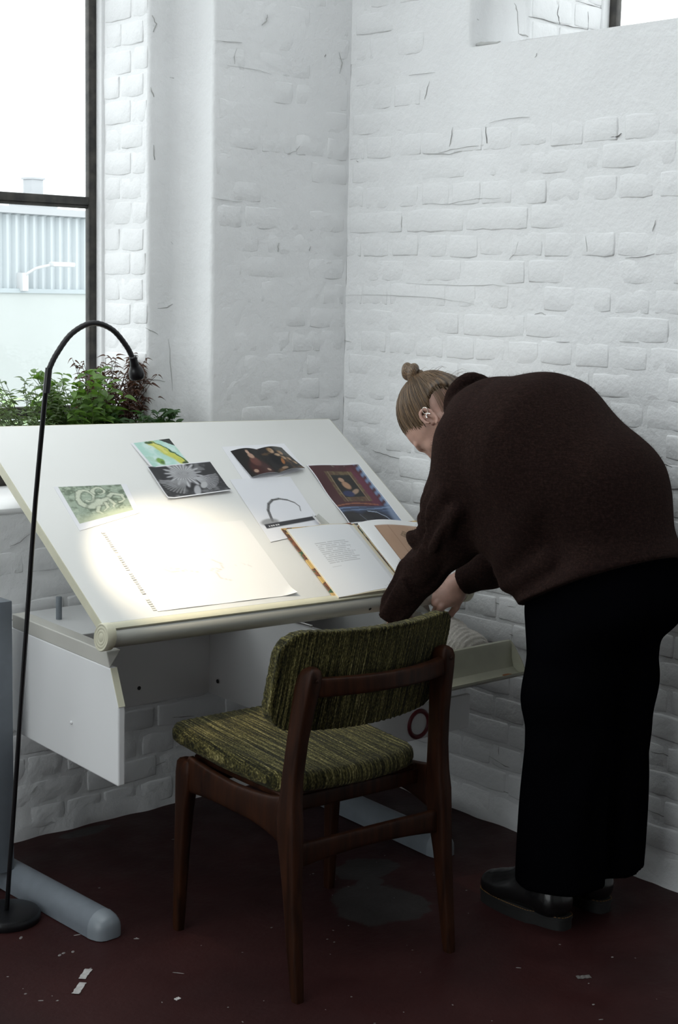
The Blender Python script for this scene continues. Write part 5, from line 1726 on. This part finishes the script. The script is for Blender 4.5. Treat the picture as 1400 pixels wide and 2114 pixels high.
# ribbed collar standing at the nape
ax_c = H((0, -0.030, -0.045)) - NECK; ax_c = ax_c / np.linalg.norm(ax_c)
u_c = np.cross(ax_c, (0, 0, 1.0)); u_c /= np.linalg.norm(u_c); v_c = np.cross(u_c, ax_c)
ringc = [NECK + ax_c * 0.070 + A_(0, -0.01, 0.040) + (u_c * math.cos(a) + v_c * math.sin(a)) * 0.064 for a in [2 * math.pi * k / 20 for k in range(21)]]
for a, b in zip(ringc[:-1], ringc[1:]): C(a, b, 0.015, 0.015, 0.012)


def wr(X, Y, Z):
    """soft creases: broad pulls across the back and finer ripples on sleeves and hem"""
    a = 0.0014 * np.sin(26 * (Y * 0.75 + Z * 0.9 + 0.35 * np.sin(X * 7)) + 2.0 * np.sin(Z * 9))
    near = np.clip((-X - 0.50) / 0.06, 0, 1) * np.clip((1.12 - Z) / 0.1, 0, 1) * np.clip((Y + 1.12) / 0.1, 0, 1)
    b = 0.0052 * np.sin(88 * (Z * 0.92 + Y * 0.45 + 0.10 * np.sin(X * 31)) + 2.2 * np.sin(Y * 37)) * near
    low = np.clip((1.0 - Z) / 0.12, 0, 1) * np.clip((-1.13 - Y) / 0.05, 0, 1)
    c = 0.0035 * np.sin(55 * (Y + 0.5 * Z) + 3 * np.sin(Z * 21)) * low
    return a * np.clip((Z - 0.85) / 0.2, 0.2, 1) + b + c


S_.put(wr, (-0.78, -1.80, 0.66), (-0.04, -0.70, 1.46), 0, 'disp')
# cut the hem: everything below a plane rising towards the back, and hollow the cuffs
hem_n = A_(0.0, -0.423, -0.906); hem_n /= np.linalg.norm(hem_n)
hem_p = A_(-0.35, -1.17, 0.790)


def hemcut(X, Y, Z):
    d = (X - hem_p[0]) * hem_n[0] + (Y - hem_p[1]) * hem_n[1] + (Z - hem_p[2]) * hem_n[2]
    return np.where(Y < -1.08, d + 0.0 * X, -1.0)


S_.put(hemcut, (-0.78, -1.80, 0.66), (-0.04, -1.08, 1.46), 0, 'and', pad=0.0)
for w_, e_ in ((LWR + A_(-0.002, 0.018, -0.022), A_(-0.522, -0.925, 0.862)), (RWR + A_(0.004, -0.012, 0.004), A_(-0.238, -0.915, 0.842))):
    d_ = (w_ - e_) / np.linalg.norm(w_ - e_)
    S_.put(lambda X, Y, Z, w_=w_, d_=d_: (X - w_[0]) * d_[0] + (Y - w_[1]) * d_[1] + (Z - w_[2]) * d_[2] - 0.008, w_ - 0.065, w_ + 0.065, 0, 'and', pad=0.0)
sw = ppart(S_.build('sweater', KNIT), 'fuzzy dark brown knitted sweater')
me = sw.data
nv = len(me.vertices)
co = np.empty(nv * 3, np.float32); me.vertices.foreach_get('co', co); co = co.reshape(-1, 3)
no = np.empty(nv * 3, np.float32); me.vertices.foreach_get('normal', no); no = no.reshape(-1, 3)
rs_ = np.random.RandomState(4)
pk = rs_.choice(nv, 46000)
bs = co[pk] + rs_.normal(0, 0.002, (46000, 3))
dr_ = no[pk] + rs_.normal(0, 0.7, (46000, 3)); dr_ /= np.linalg.norm(dr_, axis=1)[:, None]
sd_ = np.cross(dr_, rs_.normal(0, 1, (46000, 3))); sd_ /= np.linalg.norm(sd_, axis=1)[:, None]
ln = rs_.uniform(0.002, 0.0062, 46000)[:, None]
q_ = np.stack([bs - sd_ * 0.00015, bs + sd_ * 0.00015, bs + dr_ * ln + sd_ * 0.00006, bs + dr_ * ln - sd_ * 0.00006], 1).reshape(-1, 3)
fz = np_mesh('fuzz', q_, np.arange(184000).reshape(-1, 4), plain('mohair_fibre', (0.030, 0.016, 0.013), 0.9), None, False)
fz['kind'] = 'stuff'
fz.parent = sw

# trousers ------------------------------------------------------------------
TROUSER = plain('black_wool_trousers', (0.0018, 0.0018, 0.0026), 0.95, bump=0.15, bscale=500, spec=0.0)
S_ = Sdf((-0.60, -1.72, 0.06), (-0.08, -1.06, 1.08), 0.0065)
C = S_.cone
C(A_(-0.345, -1.445, 0.91), A_(-0.345, -1.45, 0.965), 0.105, 0.105, 0.05, sx=((1, 0, 0), 1.25))
for hx_, x1, y1 in ((-0.408, -0.424, -1.362), (-0.272, -0.250, -1.350)):
    C(A_(hx_, -1.415, 0.89), A_(x1, -1.365, 0.62), 0.102, 0.108, 0.05); C(A_(hx_, -1.345, 0.84), A_(x1, -1.350, 0.60), 0.092, 0.094, 0.04)
    C(A_(x1, -1.365, 0.62), A_(x1, y1, 0.10), 0.106, 0.112, 0.03)
C(A_(-0.40, -1.475, 0.86), A_(-0.29, -1.475, 0.86), 0.105, 0.105, 0.06)
C(A_(-0.41, -1.30, 0.80), A_(-0.30, -1.30, 0.80), 0.075, 0.075, 0.06)


def crease(X, Y, Z):
    return 0.004 * np.sin(X * 60 + 2.5 * np.sin(Z * 7)) * np.clip((0.7 - Z) / 0.3, 0, 1) + 0.003 * np.sin(Z * 42 + Y * 15) * np.clip((Z - 0.4) / 0.4, 0, 1)


S_.put(crease, (-0.6, -1.72, 0.06), (-0.08, -1.06, 1.08), 0, 'disp')
S_.put(lambda X, Y, Z: 0.112 - Z - 0.06 * (Y + 1.36) + 0 * X, (-0.6, -1.72, 0.0), (-0.08, -1.06, 0.3), 0, 'and', pad=0)
ppart(S_.build('trousers', TROUSER), 'wide black trousers')

# boots -----------------------------------------------------------------------
LEATHER = plain('polished_black_leather', (0.0055, 0.0055, 0.006), 0.22, spec=0.6)
SOLE = plain('black_rubber_sole', (0.006, 0.006, 0.006), 0.6)
STITCH = plain('ochre_welt_stitch', (0.16, 0.075, 0.012), 0.6)
for bx, by, rz in ((-0.437, -1.262, 2), (-0.255, -1.255, -6)):
    Mb = Matrix.Translation((bx, by, 0)) @ Matrix.Rotation(math.radians(rz), 4, 'Z')
    S_ = Sdf((-0.075, -0.165, 0.02), (0.075, 0.165, 0.24), 0.0045)
    C = S_.cone
    C((0, -0.095, 0.060), (0, 0.070, 0.054), 0.043, 0.042, 0.02, sx=((1, 0, 0), 1.08)); C((0, 0.060, 0.052), (0, 0.108, 0.050), 0.043, 0.036, 0.02, sx=((1, 0, 0), 1.1))
    C((0, -0.085, 0.075), (0, -0.088, 0.22), 0.046, 0.048, 0.03); C((0, 0.02, 0.075), (0, -0.06, 0.16), 0.040, 0.046, 0.03)
    S_.put(lambda X, Y, Z: 0.030 - Z + 0 * X + 0 * Y, (-0.08, -0.17, 0), (0.08, 0.17, 0.05), 0, 'and', pad=0)
    up_ = S_.build('boot', LEATHER)
    up_.data.transform(Mb)
    ppart(up_)
    outl = []
    for k in range(40):
        a = 2 * math.pi * k / 40
        y = 0.142 * math.sin(a)
        wdt = (0.046 + 0.006 * math.sin((y + 0.14) * 11)) if y > -0.05 else 0.043
        outl.append((wdt * math.copysign(abs(math.cos(a)) ** 0.55, math.cos(a)), y))
    lay_ = [(1.0, 0.0), (1.0, 0.026), (1.03, 0.027), (1.03, 0.034), (0.96, 0.036)]
    v = [Mb @ Vector((x * s_, y * (1 + (s_ - 1) * 0.5), z)) for s_, z in lay_ for x, y in outl]
    f = [(i * 40 + k, i * 40 + (k + 1) % 40, (i + 1) * 40 + (k + 1) % 40, (i + 1) * 40 + k) for i in range(len(lay_) - 1) for k in range(40)]
    f += [tuple(range(39, -1, -1)), tuple((len(lay_) - 1) * 40 + k for k in range(40))]
    so_ = MB().add(v, f).build('sole', SOLE, auto=40); so_.parent = up_
    st = MB()
    for k in range(40):
        (x0, y0), (x1, y1) = outl[k], outl[(k + 1) % 40]
        n_seg = max(1, int(math.hypot(x1 - x0, y1 - y0) / 0.007))
        for q in range(n_seg):
            t0, t1 = (q + 0.15) / n_seg, (q + 0.8) / n_seg
            st.tube([Mb @ Vector(((x0 + (x1 - x0) * t) * 1.005, (y0 + (y1 - y0) * t) * 1.005, 0.0352)) for t in (t0, t1)], 0.0011, 5)
    s2 = st.build('welt_stitching', STITCH); s2.parent = up_; s2['label'] = 'ochre welt stitching'
    lc = MB()
    for k in range(5):
        y, z = 0.030 - 0.018 * k, 0.100 + 0.017 * k
        lc.tube([Mb @ Vector((x, y + abs(x) * -0.35, z - abs(x) * 0.9 + 0.010)) for x in (-0.026, -0.013, 0, 0.013, 0.026)], 0.0024, 6)
    l2 = lc.build('laces', SOLE, smooth=True); l2.parent = up_

# hair ------------------------------------------------------------------------
HAIR = attr_mat('light_brown_hair', 0.42, 'Col', 0.5)


def col_obj(o, fn):
    me = o.data
    at = me.color_attributes.new('Col', 'FLOAT_COLOR', 'POINT')
    co = np.empty(len(me.vertices) * 3, np.float32); me.vertices.foreach_get('co', co)
    c = np.ones((len(me.vertices), 4), np.float32)
    c[:, :3] = fn(co.reshape(-1, 3))
    at.data.foreach_set('color', c.ravel())
    return o


lo, hi = HEADC - 0.19, HEADC + 0.19
S_ = Sdf(lo, hi, 0.003)
E_ = lambda p, r, k=0.012, op='add': S_.ell(H(p), r, HR, k, op)
E_((0, -0.020, 0.040), (0.081, 0.104, 0.098)); E_((0, -0.060, -0.005), (0.068, 0.058, 0.060), 0.03)
E_((0, 0.088, -0.020), (0.086, 0.078, 0.112), 0.008, 'sub')                       # opening of the face
for s in (-1, 1):
    E_((s * 0.085, 0.000, -0.030), (0.030, 0.045, 0.052), 0.010, 'sub')           # around the ear and below
    E_((s * 0.080, -0.070, -0.010), (0.045, 0.052, 0.038), 0.010, 'sub')           # short-cropped nape behind the ear
E_((0, -0.02, -0.105), (0.10, 0.13, 0.060), 0.01, 'sub')
BUN = (0.0, -0.098, 0.122)
PO = np.array((0.0, -0.078, 0.082)); PO = PO / np.linalg.norm(PO)      # the hair is combed towards this pole


def groove(X, Y, Z):
    p = [X - HEADC[0], Y - HEADC[1], Z - HEADC[2]]
    q = [HR[0, j] * p[0] + HR[1, j] * p[1] + HR[2, j] * p[2] for j in range(3)]
    a = np.arctan2(q[0], (q[1] + 0.02) * PO[2] - (q[2] - 0.04) * PO[1])
    return 0.0010 * np.sin(a * 43 + 2 * np.sin(q[2] * 21)) + 0.0006 * np.sin(a * 97 + 2 * np.sin(q[1] * 25))


S_.put(groove, lo, hi, 0, 'disp')
# bun: a coiled knot on the crown
for k in range(22):
    a0, a1 = k * 0.52, (k + 1) * 0.52
    g = lambda a, t: H((BUN[0] + 0.017 * (1 - 0.4 * t) * math.cos(a), BUN[1] + 0.017 * (1 - 0.4 * t) * math.sin(a), BUN[2] - 0.014 + 0.036 * t))
    S_.cone(g(a0, k / 22), g(a1, (k + 1) / 22), 0.0125, 0.0115, 0.004)
hair = S_.build('hair', HAIR)


def hair_col(co):
    q = (co - HEADC) @ HR
    a = np.arctan2(q[:, 0], (q[:, 1] + 0.02) * PO[2] - (q[:, 2] - 0.04) * PO[1])
    n = np.clip(0.5 + 0.26 * np.sin(a * 31 + 2 * np.sin(q[:, 2] * 21)) + 0.24 * np.sin(a * 71 + 1.5 * np.sin(q[:, 1] * 30)), 0, 1)
    under = np.clip((0.045 - q[:, 2]) / 0.06, 0, 1) * np.clip((-q[:, 1]) / 0.05, 0, 1)  # shade painted into the underside of the hair
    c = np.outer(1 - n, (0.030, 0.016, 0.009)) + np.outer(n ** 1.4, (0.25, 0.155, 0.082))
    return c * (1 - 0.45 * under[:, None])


ppart(col_obj(hair, hair_col), 'light brown hair drawn up into a top knot')
# strands combed from the hairline to the knot, plus fly-away hairs
st = MB()
rnd = random.Random(5)
E1_, E2_ = np.array((1.0, 0, 0)), np.cross(PO, (1.0, 0, 0))
RAD_, CEN_ = np.array((0.0822, 0.1052, 0.0992)), np.array((0, -0.020, 0.040))


def scalp(ph, th, lift):
    d = PO * math.cos(th) + (E1_ * math.cos(ph) + E2_ * math.sin(ph)) * math.sin(th)
    return CEN_ + d / np.linalg.norm(d / (RAD_ + lift))


def haired(p):
    i_ = np.round((H(p) - S_.lo) / S_.h).astype(int)
    return np.all(i_ >= 0) and np.all(i_ < S_.D.shape) and S_.D[tuple(i_)] < 0.0042


for k in range(900):
    ph, th0 = rnd.uniform(-math.pi, math.pi), rnd.uniform(0.9, 2.3)
    lift, drift = rnd.uniform(-0.0006, 0.0012), rnd.gauss(0, 0.035)
    nseg = 9
    pts = [scalp(ph + drift * i / nseg, th0 * (1 - i / nseg) + 0.10 * i / nseg, lift) for i in range(nseg + 1)]
    while len(pts) > 4 and not haired(pts[0]): pts.pop(0)
    if len(pts) <= 4: continue
    m_ = len(pts)
    st.tube([Vector(H(p)) for p in pts], [0.0003 + 0.0006 * math.sin(math.pi * (i + 0.5) / m_) for i in range(m_)], 3, False)
for k in range(20):                                                            # fly-aways at the nape and brow
    a = H((rnd.uniform(-0.06, 0.06), -0.11 + rnd.uniform(-0.01, 0.02), rnd.uniform(0.0, 0.09))) if k < 22 else H((rnd.uniform(-0.07, 0.03), 0.062 + rnd.uniform(-0.02, 0.02), rnd.uniform(0.07, 0.10)))
    d = HR @ (np.array((rnd.gauss(0, 0.4), -0.5 if k < 22 else 0.7, -0.8)))
    pts = [Vector(a + d * 0.05 * t + HR @ np.array((0, -0.012 if k < 22 else 0.010, 0.0)) * math.sin(t * 3)) for t in (0, 0.3, 0.6, 1.0)]
    st.tube(pts, [0.0004, 0.0004, 0.0003, 0.0002], 3, False)
o = st.build('hair_strands', HAIR, smooth=True, fix=False)
o['kind'] = 'stuff'
ppart(col_obj(o, lambda co: np.outer(0.5 + 0.5 * np.sin(np.arange(len(co)) // 30 * 2.7), (0.15, 0.095, 0.05)) + np.array((0.05, 0.030, 0.017))))

# ear jewellery
SILVER = plain('silver', (0.85, 0.83, 0.80), 0.18, 1.0)


def hoop(c, r, tilt, name, rr=0.0011, frac=1.0):
    pts = [Vector(H((c[0] + r * 0.35 * math.cos(2 * math.pi * k * frac / 20) * tilt, c[1] + r * math.cos(2 * math.pi * k * frac / 20), c[2] + r * math.sin(2 * math.pi * k * frac / 20)))) for k in range(21)]
    ppart(MB().tube(pts, rr, 8).build(name, SILVER, smooth=True))


hoop((-0.090, -0.026, 0.020), 0.0085, 1.0, 'earring'); hoop((-0.092, -0.016, 0.006), 0.006, -1.0, 'earring', 0.0016, 0.6)
pe = MB()
e0 = Vector(H((-0.086, 0.002, -0.030)))
for k in range(4): pe.tube([e0 - Vector((0.001 * (k % 2), 0, 0.006 * k)), e0 - Vector((0.001 * ((k + 1) % 2), 0, 0.006 * (k + 1)))], 0.0011, 6)
pe.lathe([(0.0004, -0.050), (0.0036, -0.046), (0.0038, -0.030), (0.0028, -0.026), (0.0006, -0.0235)], 12, Matrix.Translation(e0))
ppart(pe.build('earring', SILVER, auto=50), 'long dangling silver earring')

# ------------------------------------------------------------------ knitted cloth in the tray
S_ = Sdf((-0.60, -0.93, 0.545), (-0.17, -0.52, 0.76), 0.004)
C = lambda a, b, ra, rb, k: S_.cone((a[0] + 0.055, a[1] - 0.01, a[2] + 0.018), (b[0] + 0.055, b[1] - 0.01, b[2] + 0.018), ra, rb, k)
for a, b, ra, rb in (((-0.50, -0.80, 0.592), (-0.30, -0.84, 0.590), 0.050, 0.045), ((-0.52, -0.70, 0.600), (-0.32, -0.72, 0.605), 0.055, 0.052), ((-0.46, -0.76, 0.625), (-0.34, -0.78, 0.622), 0.045, 0.042),
                     ((-0.30, -0.80, 0.583), (-0.262, -0.84, 0.578), 0.042, 0.034), ((-0.42, -0.69, 0.630), (-0.36, -0.68, 0.628), 0.040, 0.034), ((-0.36, -0.80, 0.612), (-0.29, -0.77, 0.606), 0.040, 0.036)):
    C(a, b, ra, rb, 0.035)
S_.put(lambda X, Y, Z: 0.0065 * np.sin(34 * (X + 0.7 * Y) + 3 * np.sin(Y * 17)) + 0.0016 * np.sin(620 * (Y * 0.92 - X * 0.25 + 0.18 * Z) + 3.5 * np.sin(X * 24)), (-0.6, -0.93, 0.5), (-0.17, -0.52, 0.76), 0, 'disp')
S_.put(lambda X, Y, Z: 0.5545 - Z + 0 * X + 0 * Y, (-0.6, -0.93, 0.5), (-0.17, -0.52, 0.6), 0, 'and', pad=0)
S_.put(lambda X, Y, Z: -0.914 - Y + 0 * X + 0 * Z, (-0.6, -0.95, 0.5), (-0.17, -0.85, 0.76), 0, 'and', pad=0)
S_.put(lambda X, Y, Z: X + 0.1955 + 0 * Y + 0 * Z, (-0.3, -0.95, 0.5), (-0.165, -0.52, 0.76), 0, 'and', pad=0)
cl = S_.build('knitted_cloth', plain('ribbed_beige_knit', (0.66, 0.62, 0.56), 0.95, var=0.15, scale=240, bump=0.5, bscale=420, sheen=0.2))
tag(cl, 'bundled ribbed beige knitted cloth lying in the pulled-out tray', 'cloth')
c0 = Vector((-0.38, -0.77, 0.555)); cl.data.transform(Matrix.Translation(-c0)); cl.location = c0

# ------------------------------------------------------------------ plants on the sill
rnd = random.Random(11)


def leaf_mesh(L, W, fold=0.25, bend=0.3, n=5):
    v, f = [], []
    for i in range(n + 1):
        t = i / n
        w_ = W * math.sin(math.pi * t ** 0.8) ** 0.9 if 0 < t < 1 else 0.0006
        z = -bend * L * t * t
        for s in (-1, 0, 1): v.append((s * w_ * 0.5, L * t, z + abs(s) * w_ * fold))
    for i in range(n):
        for k in range(2): f.append((i * 3 + k, i * 3 + k + 1, (i + 1) * 3 + k + 1, (i + 1) * 3 + k))
    me = bpy.data.meshes.new('leaf')
    me.from_pydata(v, [], f)
    me.polygons.foreach_set('use_smooth', [True] * len(f))
    return me


def leaf_mat(name, c):
    m = plain(name, c, 0.5, var=0.3, scale=70)
    P = m.node_tree.nodes['Principled BSDF']
    N, L = m.node_tree.nodes, m.node_tree.links
    t = N.new('ShaderNodeBsdfTranslucent'); t.inputs[0].default_value = (c[0] * 1.5, c[1] * 1.6, c[2] * 0.9, 1)
    x = N.new('ShaderNodeMixShader'); x.inputs[0].default_value = 0.35
    L.new(P.outputs[0], x.inputs[1]); L.new(t.outputs[0], x.inputs[2]); L.new(x.outputs[0], N['Material Output'].inputs['Surface'])
    return m


POT = plain('terracotta_pot', (0.30, 0.13, 0.075), 0.8, var=0.15, scale=30)
SOIL = plain('potting_soil', (0.03, 0.02, 0.014), 0.95, bump=0.6, bscale=120)
STEM_G = plain('green_stem', (0.10, 0.14, 0.04), 0.6)
STEM_B = plain('brown_stem', (0.055, 0.028, 0.018), 0.7)


def potted(name, label, x, y, r, hp, stems, leafs, mat, stem_mat, leaf_specs, group=None):
    """stems: list of polylines from the soil; leafs: (position, direction, size index)"""
    root = empty(name, (x, y, SILL_Z))

    def inside(p):
        p = Vector(p)
        p.x = min(p.x, (-0.695 if p.y + y > 0.12 else -0.625) - x)
        p.y = max(p.y, (-0.085 if p.z > 0.20 else 0.01) - y)
        p.y = min(p.y, 0.38 - y)
        return p
    stems = [([inside(p) for p in pts], ra) for pts, ra in stems]
    leafs = [(inside(p), d, k) for p, d, k in leafs]
    tag(root, label, 'plant', 'potted plants on the window sill')
    MB().lathe([(r * 0.72, 0), (r * 0.74, 0.003), (r * 0.95, hp * 0.82), (r * 1.04, hp * 0.83), (r * 1.06, hp), (r * 0.96, hp), (r * 0.93, hp * 0.93)], 28).build('pot', POT, root, auto=40)
    MB().lathe([(r * 0.9, hp * 0.80), (r * 0.92, hp * 0.91), (r * 0.5, hp * 0.94), (0.002, hp * 0.95)], 20).build('soil', SOIL, root, True)
    mb = MB()
    for pts, ra in stems: mb.tube(pts, [ra * (1 - 0.6 * i / (len(pts) - 1)) for i in range(len(pts))], 5, False)
    o = mb.build('stems', stem_mat, root, True, fix=False); o['kind'] = 'stuff'
    meshes = []
    for sp_ in leaf_specs:
        me = leaf_mesh(*sp_); me.materials.append(mat); meshes.append(me)
    small = MB()
    for i, (p, d, k) in enumerate(leafs):
        Ml_ = Matrix.Translation(p) @ Vector(d).to_track_quat('Y', 'Z').to_matrix().to_4x4() @ Matrix.Rotation(rnd.uniform(-0.8, 0.8), 4, 'Y') @ Matrix.Scale(rnd.uniform(0.7, 1.15), 4)
        if i < 110 and k == 0:
            o = bpy.data.objects.new('leaf', meshes[0]); COL.objects.link(o); o.parent = root; o.matrix_local = Ml_
        else:
            me = meshes[k]
            small.add([Ml_ @ v.co for v in me.vertices], [tuple(q.vertices) for q in me.polygons])
    if small.v:
        o = small.build('foliage', mat, root, True, fix=False); o['kind'] = 'stuff'
    return root


def grow(x, y, r, hp, n, height, spread, lean, step, leaf_len, drop=0.0, pair=True, kinds=(0,), bias=0.0):
    stems, leafs = [], []
    for k in range(n):
        a = rnd.uniform(0, 2 * math.pi)
        p = Vector((rnd.uniform(0, 0.7) * r * math.cos(a), rnd.uniform(0, 0.7) * r * math.sin(a), hp * 0.92))
        hh = height * rnd.uniform(0.45, 1.0)
        tgt = Vector((math.cos(a) * spread * rnd.uniform(0.3, 1) + lean[0], math.sin(a) * spread * 0.55 * rnd.uniform(0.2, 1) + lean[1], hh))
        pts = []
        m = 9
        for i in range(m + 1):
            t = i / m
            q = p + Vector((tgt.x * t ** 1.4, tgt.y * t ** 1.4, tgt.z * (t - drop * t * t)))
            q += Vector((rnd.gauss(0, 0.003), rnd.gauss(0, 0.003), 0)) * (1 if i else 0)
            pts.append(q)
        stems.append((pts, 0.0018))
        for i in range(2, m + 1):
            for s in ((-1, 1) if pair else (1,)):
                for rep in range(step):
                    b = a + rnd.uniform(-1.9, 1.9)
                    d = Vector((math.cos(b) * s, math.sin(b) * 0.9, rnd.uniform(-0.2, 0.75)))
                    leafs.append((pts[i] + Vector((rnd.gauss(0, 0.003), rnd.gauss(0, 0.003), rnd.gauss(0, 0.004))), d, rnd.choice(kinds)))
    rnd.shuffle(leafs)
    return stems, leafs


G1, G2, G3 = leaf_mat('fresh_green_leaf', (0.115, 0.21, 0.045)), leaf_mat('deep_green_leaf', (0.035, 0.085, 0.025)), leaf_mat('grey_green_leaf', (0.12, 0.17, 0.085))
DRY = leaf_mat('dry_brown_leaf', (0.075, 0.030, 0.020))
s_, l_ = grow(0, 0, 0.07, 0.10, 54, 0.25, 0.16, (-0.07, -0.03), 2, 0.02)
potted('potted_herb', 'grey-green fine-leaved herb at the left end of the sill', -1.045, 0.170, 0.055, 0.085, s_, l_, G3, STEM_G, [(0.026, 0.008)])
s_, l_ = grow(0, 0, 0.07, 0.10, 44, 0.28, 0.12, (-0.03, 0), 1, 0.03)
potted('potted_herb', 'bright green mint-like herb in the middle of the sill', -0.925, 0.10, 0.06, 0.095, s_, l_, G1, STEM_G, [(0.040, 0.021)])
s_, l_ = grow(0, 0, 0.07, 0.10, 36, 0.165, 0.13, (0.03, -0.03), 2, 0.03)
potted('potted_herb', 'low dark green leafy herb at the right end of the sill', -0.785, 0.085, 0.052, 0.085, s_, l_, G2, STEM_G, [(0.034, 0.016)])
# dried plant: wiry brown stems with curled leaves and seed heads
s_, l_ = grow(0, 0, 0.06, 0.10, 120, 0.42, 0.14, (0.015, -0.05), 1, 0.02, 0.24, True, (0,))
dry = potted('dried_plant', 'dried brown plant with wiry stems and curled leaves by the window jamb', -0.775, 0.225, 0.052, 0.10, s_, l_, DRY, STEM_B, [(0.022, 0.007, 0.5, 0.9)])
sd = MB()
for pts, ra in s_[:22]:
    c = pts[-1].copy()
    c.x = min(c.x, 0.07)
    sd.lathe([(0.0008, -0.005), (0.0045, -0.001), (0.004, 0.003), (0.0008, 0.005)], 7, Matrix.Translation(c))
o = sd.build('seed_heads', STEM_B, dry, True); o['kind'] = 'stuff'

# shrub outside, seen pale through the pane
sh = empty('yard_shrub', (3.75, 9.0, -3.0))
tag(sh, 'pale leafy shrub growing outside in the yard', 'shrub')
mb, st = MB(), MB()
PALE = leaf_mat('pale_shrub_leaf', (0.45, 0.58, 0.42))
me = leaf_mesh(0.16, 0.07)
for k in range(26):
    a, hh = rnd.uniform(0, 6.28), rnd.uniform(2.2, 3.85)
    e = Vector((math.cos(a) * rnd.uniform(0.1, 1.0) - 0.3, math.sin(a) * 0.6, hh))
    pts = [Vector((0, 0, 0)).lerp(e, t) + Vector((0.12 * math.sin(t * 3 + k), 0, 0)) for t in (0, 0.3, 0.6, 0.85, 1)]
    st.tube(pts, [0.03, 0.022, 0.015, 0.009, 0.004], 5, False)
    for q in range(46):
        t = rnd.uniform(0.45, 1.0)
        i = min(3, int(t * 4)); p = pts[i].lerp(pts[i + 1], t * 4 - i) + Vector((rnd.gauss(0, 0.10), rnd.gauss(0, 0.1), rnd.gauss(0, 0.08)))
        Ml_ = Matrix.Translation(p) @ Vector((rnd.gauss(0, 1), rnd.gauss(0, 1), rnd.gauss(0, 0.5))).to_track_quat('Y', 'Z').to_matrix().to_4x4()
        mb.add([Ml_ @ v.co for v in me.vertices], [tuple(f_.vertices) for f_ in me.polygons])
st.build('branches', STEM_B, sh, True, fix=False)['kind'] = 'stuff'
mb.build('foliage', PALE, sh, True, fix=False)['kind'] = 'stuff'

# ------------------------------------------------------------------ scraps and paint spots on the floor


def scrap(name, label, cat, x, y, L_, W_, rz, col, group=None, h=0.0012):
    Mx = Matrix.Rotation(rz, 4, 'Z')
    n = 6
    v, f = [], []
    r = random.Random(int((x * 37 + y * 91) * 1000))
    for i in range(n + 1):
        for s in (-1, 1):
            v.append(Mx @ Vector((L_ * (i / n - 0.5), s * W_ / 2 * (1 + r.uniform(-0.12, 0.12)), h + 0.0015 * math.sin(i * 1.3 + x * 9) ** 2)))
    m = len(v)
    v += [p - Vector((0, 0, h * 0.8)) for p in v]
    for i in range(n):
        a = (i * 2, i * 2 + 1, i * 2 + 3, i * 2 + 2)
        f.append(a); f.append(tuple(m + k for k in reversed(a)))
        f.append((i * 2, i * 2 + 2, m + i * 2 + 2, m + i * 2)); f.append((i * 2 + 1, m + i * 2 + 1, m + i * 2 + 3, i * 2 + 3))
    f.append((0, m, m + 1, 1)); f.append((n * 2, n * 2 + 1, m + n * 2 + 1, m + n * 2))
    o = mesh(name, v, f, SCRAPW if col else SCRAPG)
    o.location = (x, y, 0)
    tag(o, label, cat, group)
    return o


SCRAPW = plain('scuffed_white_tape', (0.42, 0.40, 0.39), 0.7, var=0.2, scale=90)
SCRAPG = plain('grey_flake', (0.10, 0.09, 0.085), 0.8)
scrap('tape_scrap', 'white tape scrap on the floor, farther from the table foot of the two', 'tape', -1.575, -0.920, 0.060, 0.017, 0.72, 1, 'tape scraps on the floor')
scrap('tape_scrap', 'white tape scrap on the floor, nearer the table foot of the two', 'tape', -1.525, -0.866, 0.054, 0.017, 0.72, 1, 'tape scraps on the floor')
scrap('paint_flake', 'pale paint flake on the floor left of the chair leg', 'flake', -1.43, -1.103, 0.013, 0.010, 0.1, 1)
scrap('paint_flake', 'dull grey oval flake on the floor in front of the boots', 'flake', -0.614, -1.607, 0.034, 0.016, -0.5, 0)
sp = MB()
spots = [(-1.541, -0.593, 0.009, 0.004, 0.8), (-1.423, -0.664, 0.011, 0.003, -0.2), (-1.518, -0.738, 0.007, 0.004, 0.7), (-1.505, -0.734, 0.006, 0.004, 0.5), (-1.483, -0.741, 0.007, 0.004, 0.9), (-1.321, -0.773, 0.008, 0.003, -0.6),
         (-1.351, -0.994, 0.016, 0.0016, -0.9), (-1.684, -0.867, 0.004, 0.003, 0.1), (-1.674, -0.918, 0.007, 0.0025, -0.6), (-1.645, -0.941, 0.004, 0.003, 0), (-1.5, -0.847, 0.006, 0.003, 0.7), (-1.219, -0.441, 0.004, 0.003, 0.4), (-0.854, -0.262, 0.005, 0.003, -0.4),
         (-0.471, -1.578, 0.004, 0.003, 0), (-0.697, -1.475, 0.007, 0.002, -0.8), (-0.705, -1.712, 0.004, 0.003, 0), (-0.749, -1.77, 0.006, 0.002, -0.5), (-0.949, -1.091, 0.003, 0.0025, 0), (-1.017, -0.927, 0.004, 0.002, 0)]
for x, y, a, b, rz in spots + [(rnd.uniform(-2.1, -0.4), rnd.uniform(-2.1, -0.7), rnd.uniform(0.0012, 0.0035), rnd.uniform(0.001, 0.002), rnd.uniform(0, 3)) for _ in range(90)]:
    sp.lathe([(1.0, 0.0), (0.75, 0.0006), (0.2, 0.0009)], 7, Matrix.Translation((x, y, 0.0001)) @ Matrix.Rotation(rz, 4, 'Z') @ Matrix.Diagonal((a, b, 1, 1)))
o = sp.build('paint_spots', plain('spilt_pale_paint', (0.17, 0.155, 0.15), 0.7))
o.parent = bpy.data.objects['floor']; o['kind'] = 'stuff'
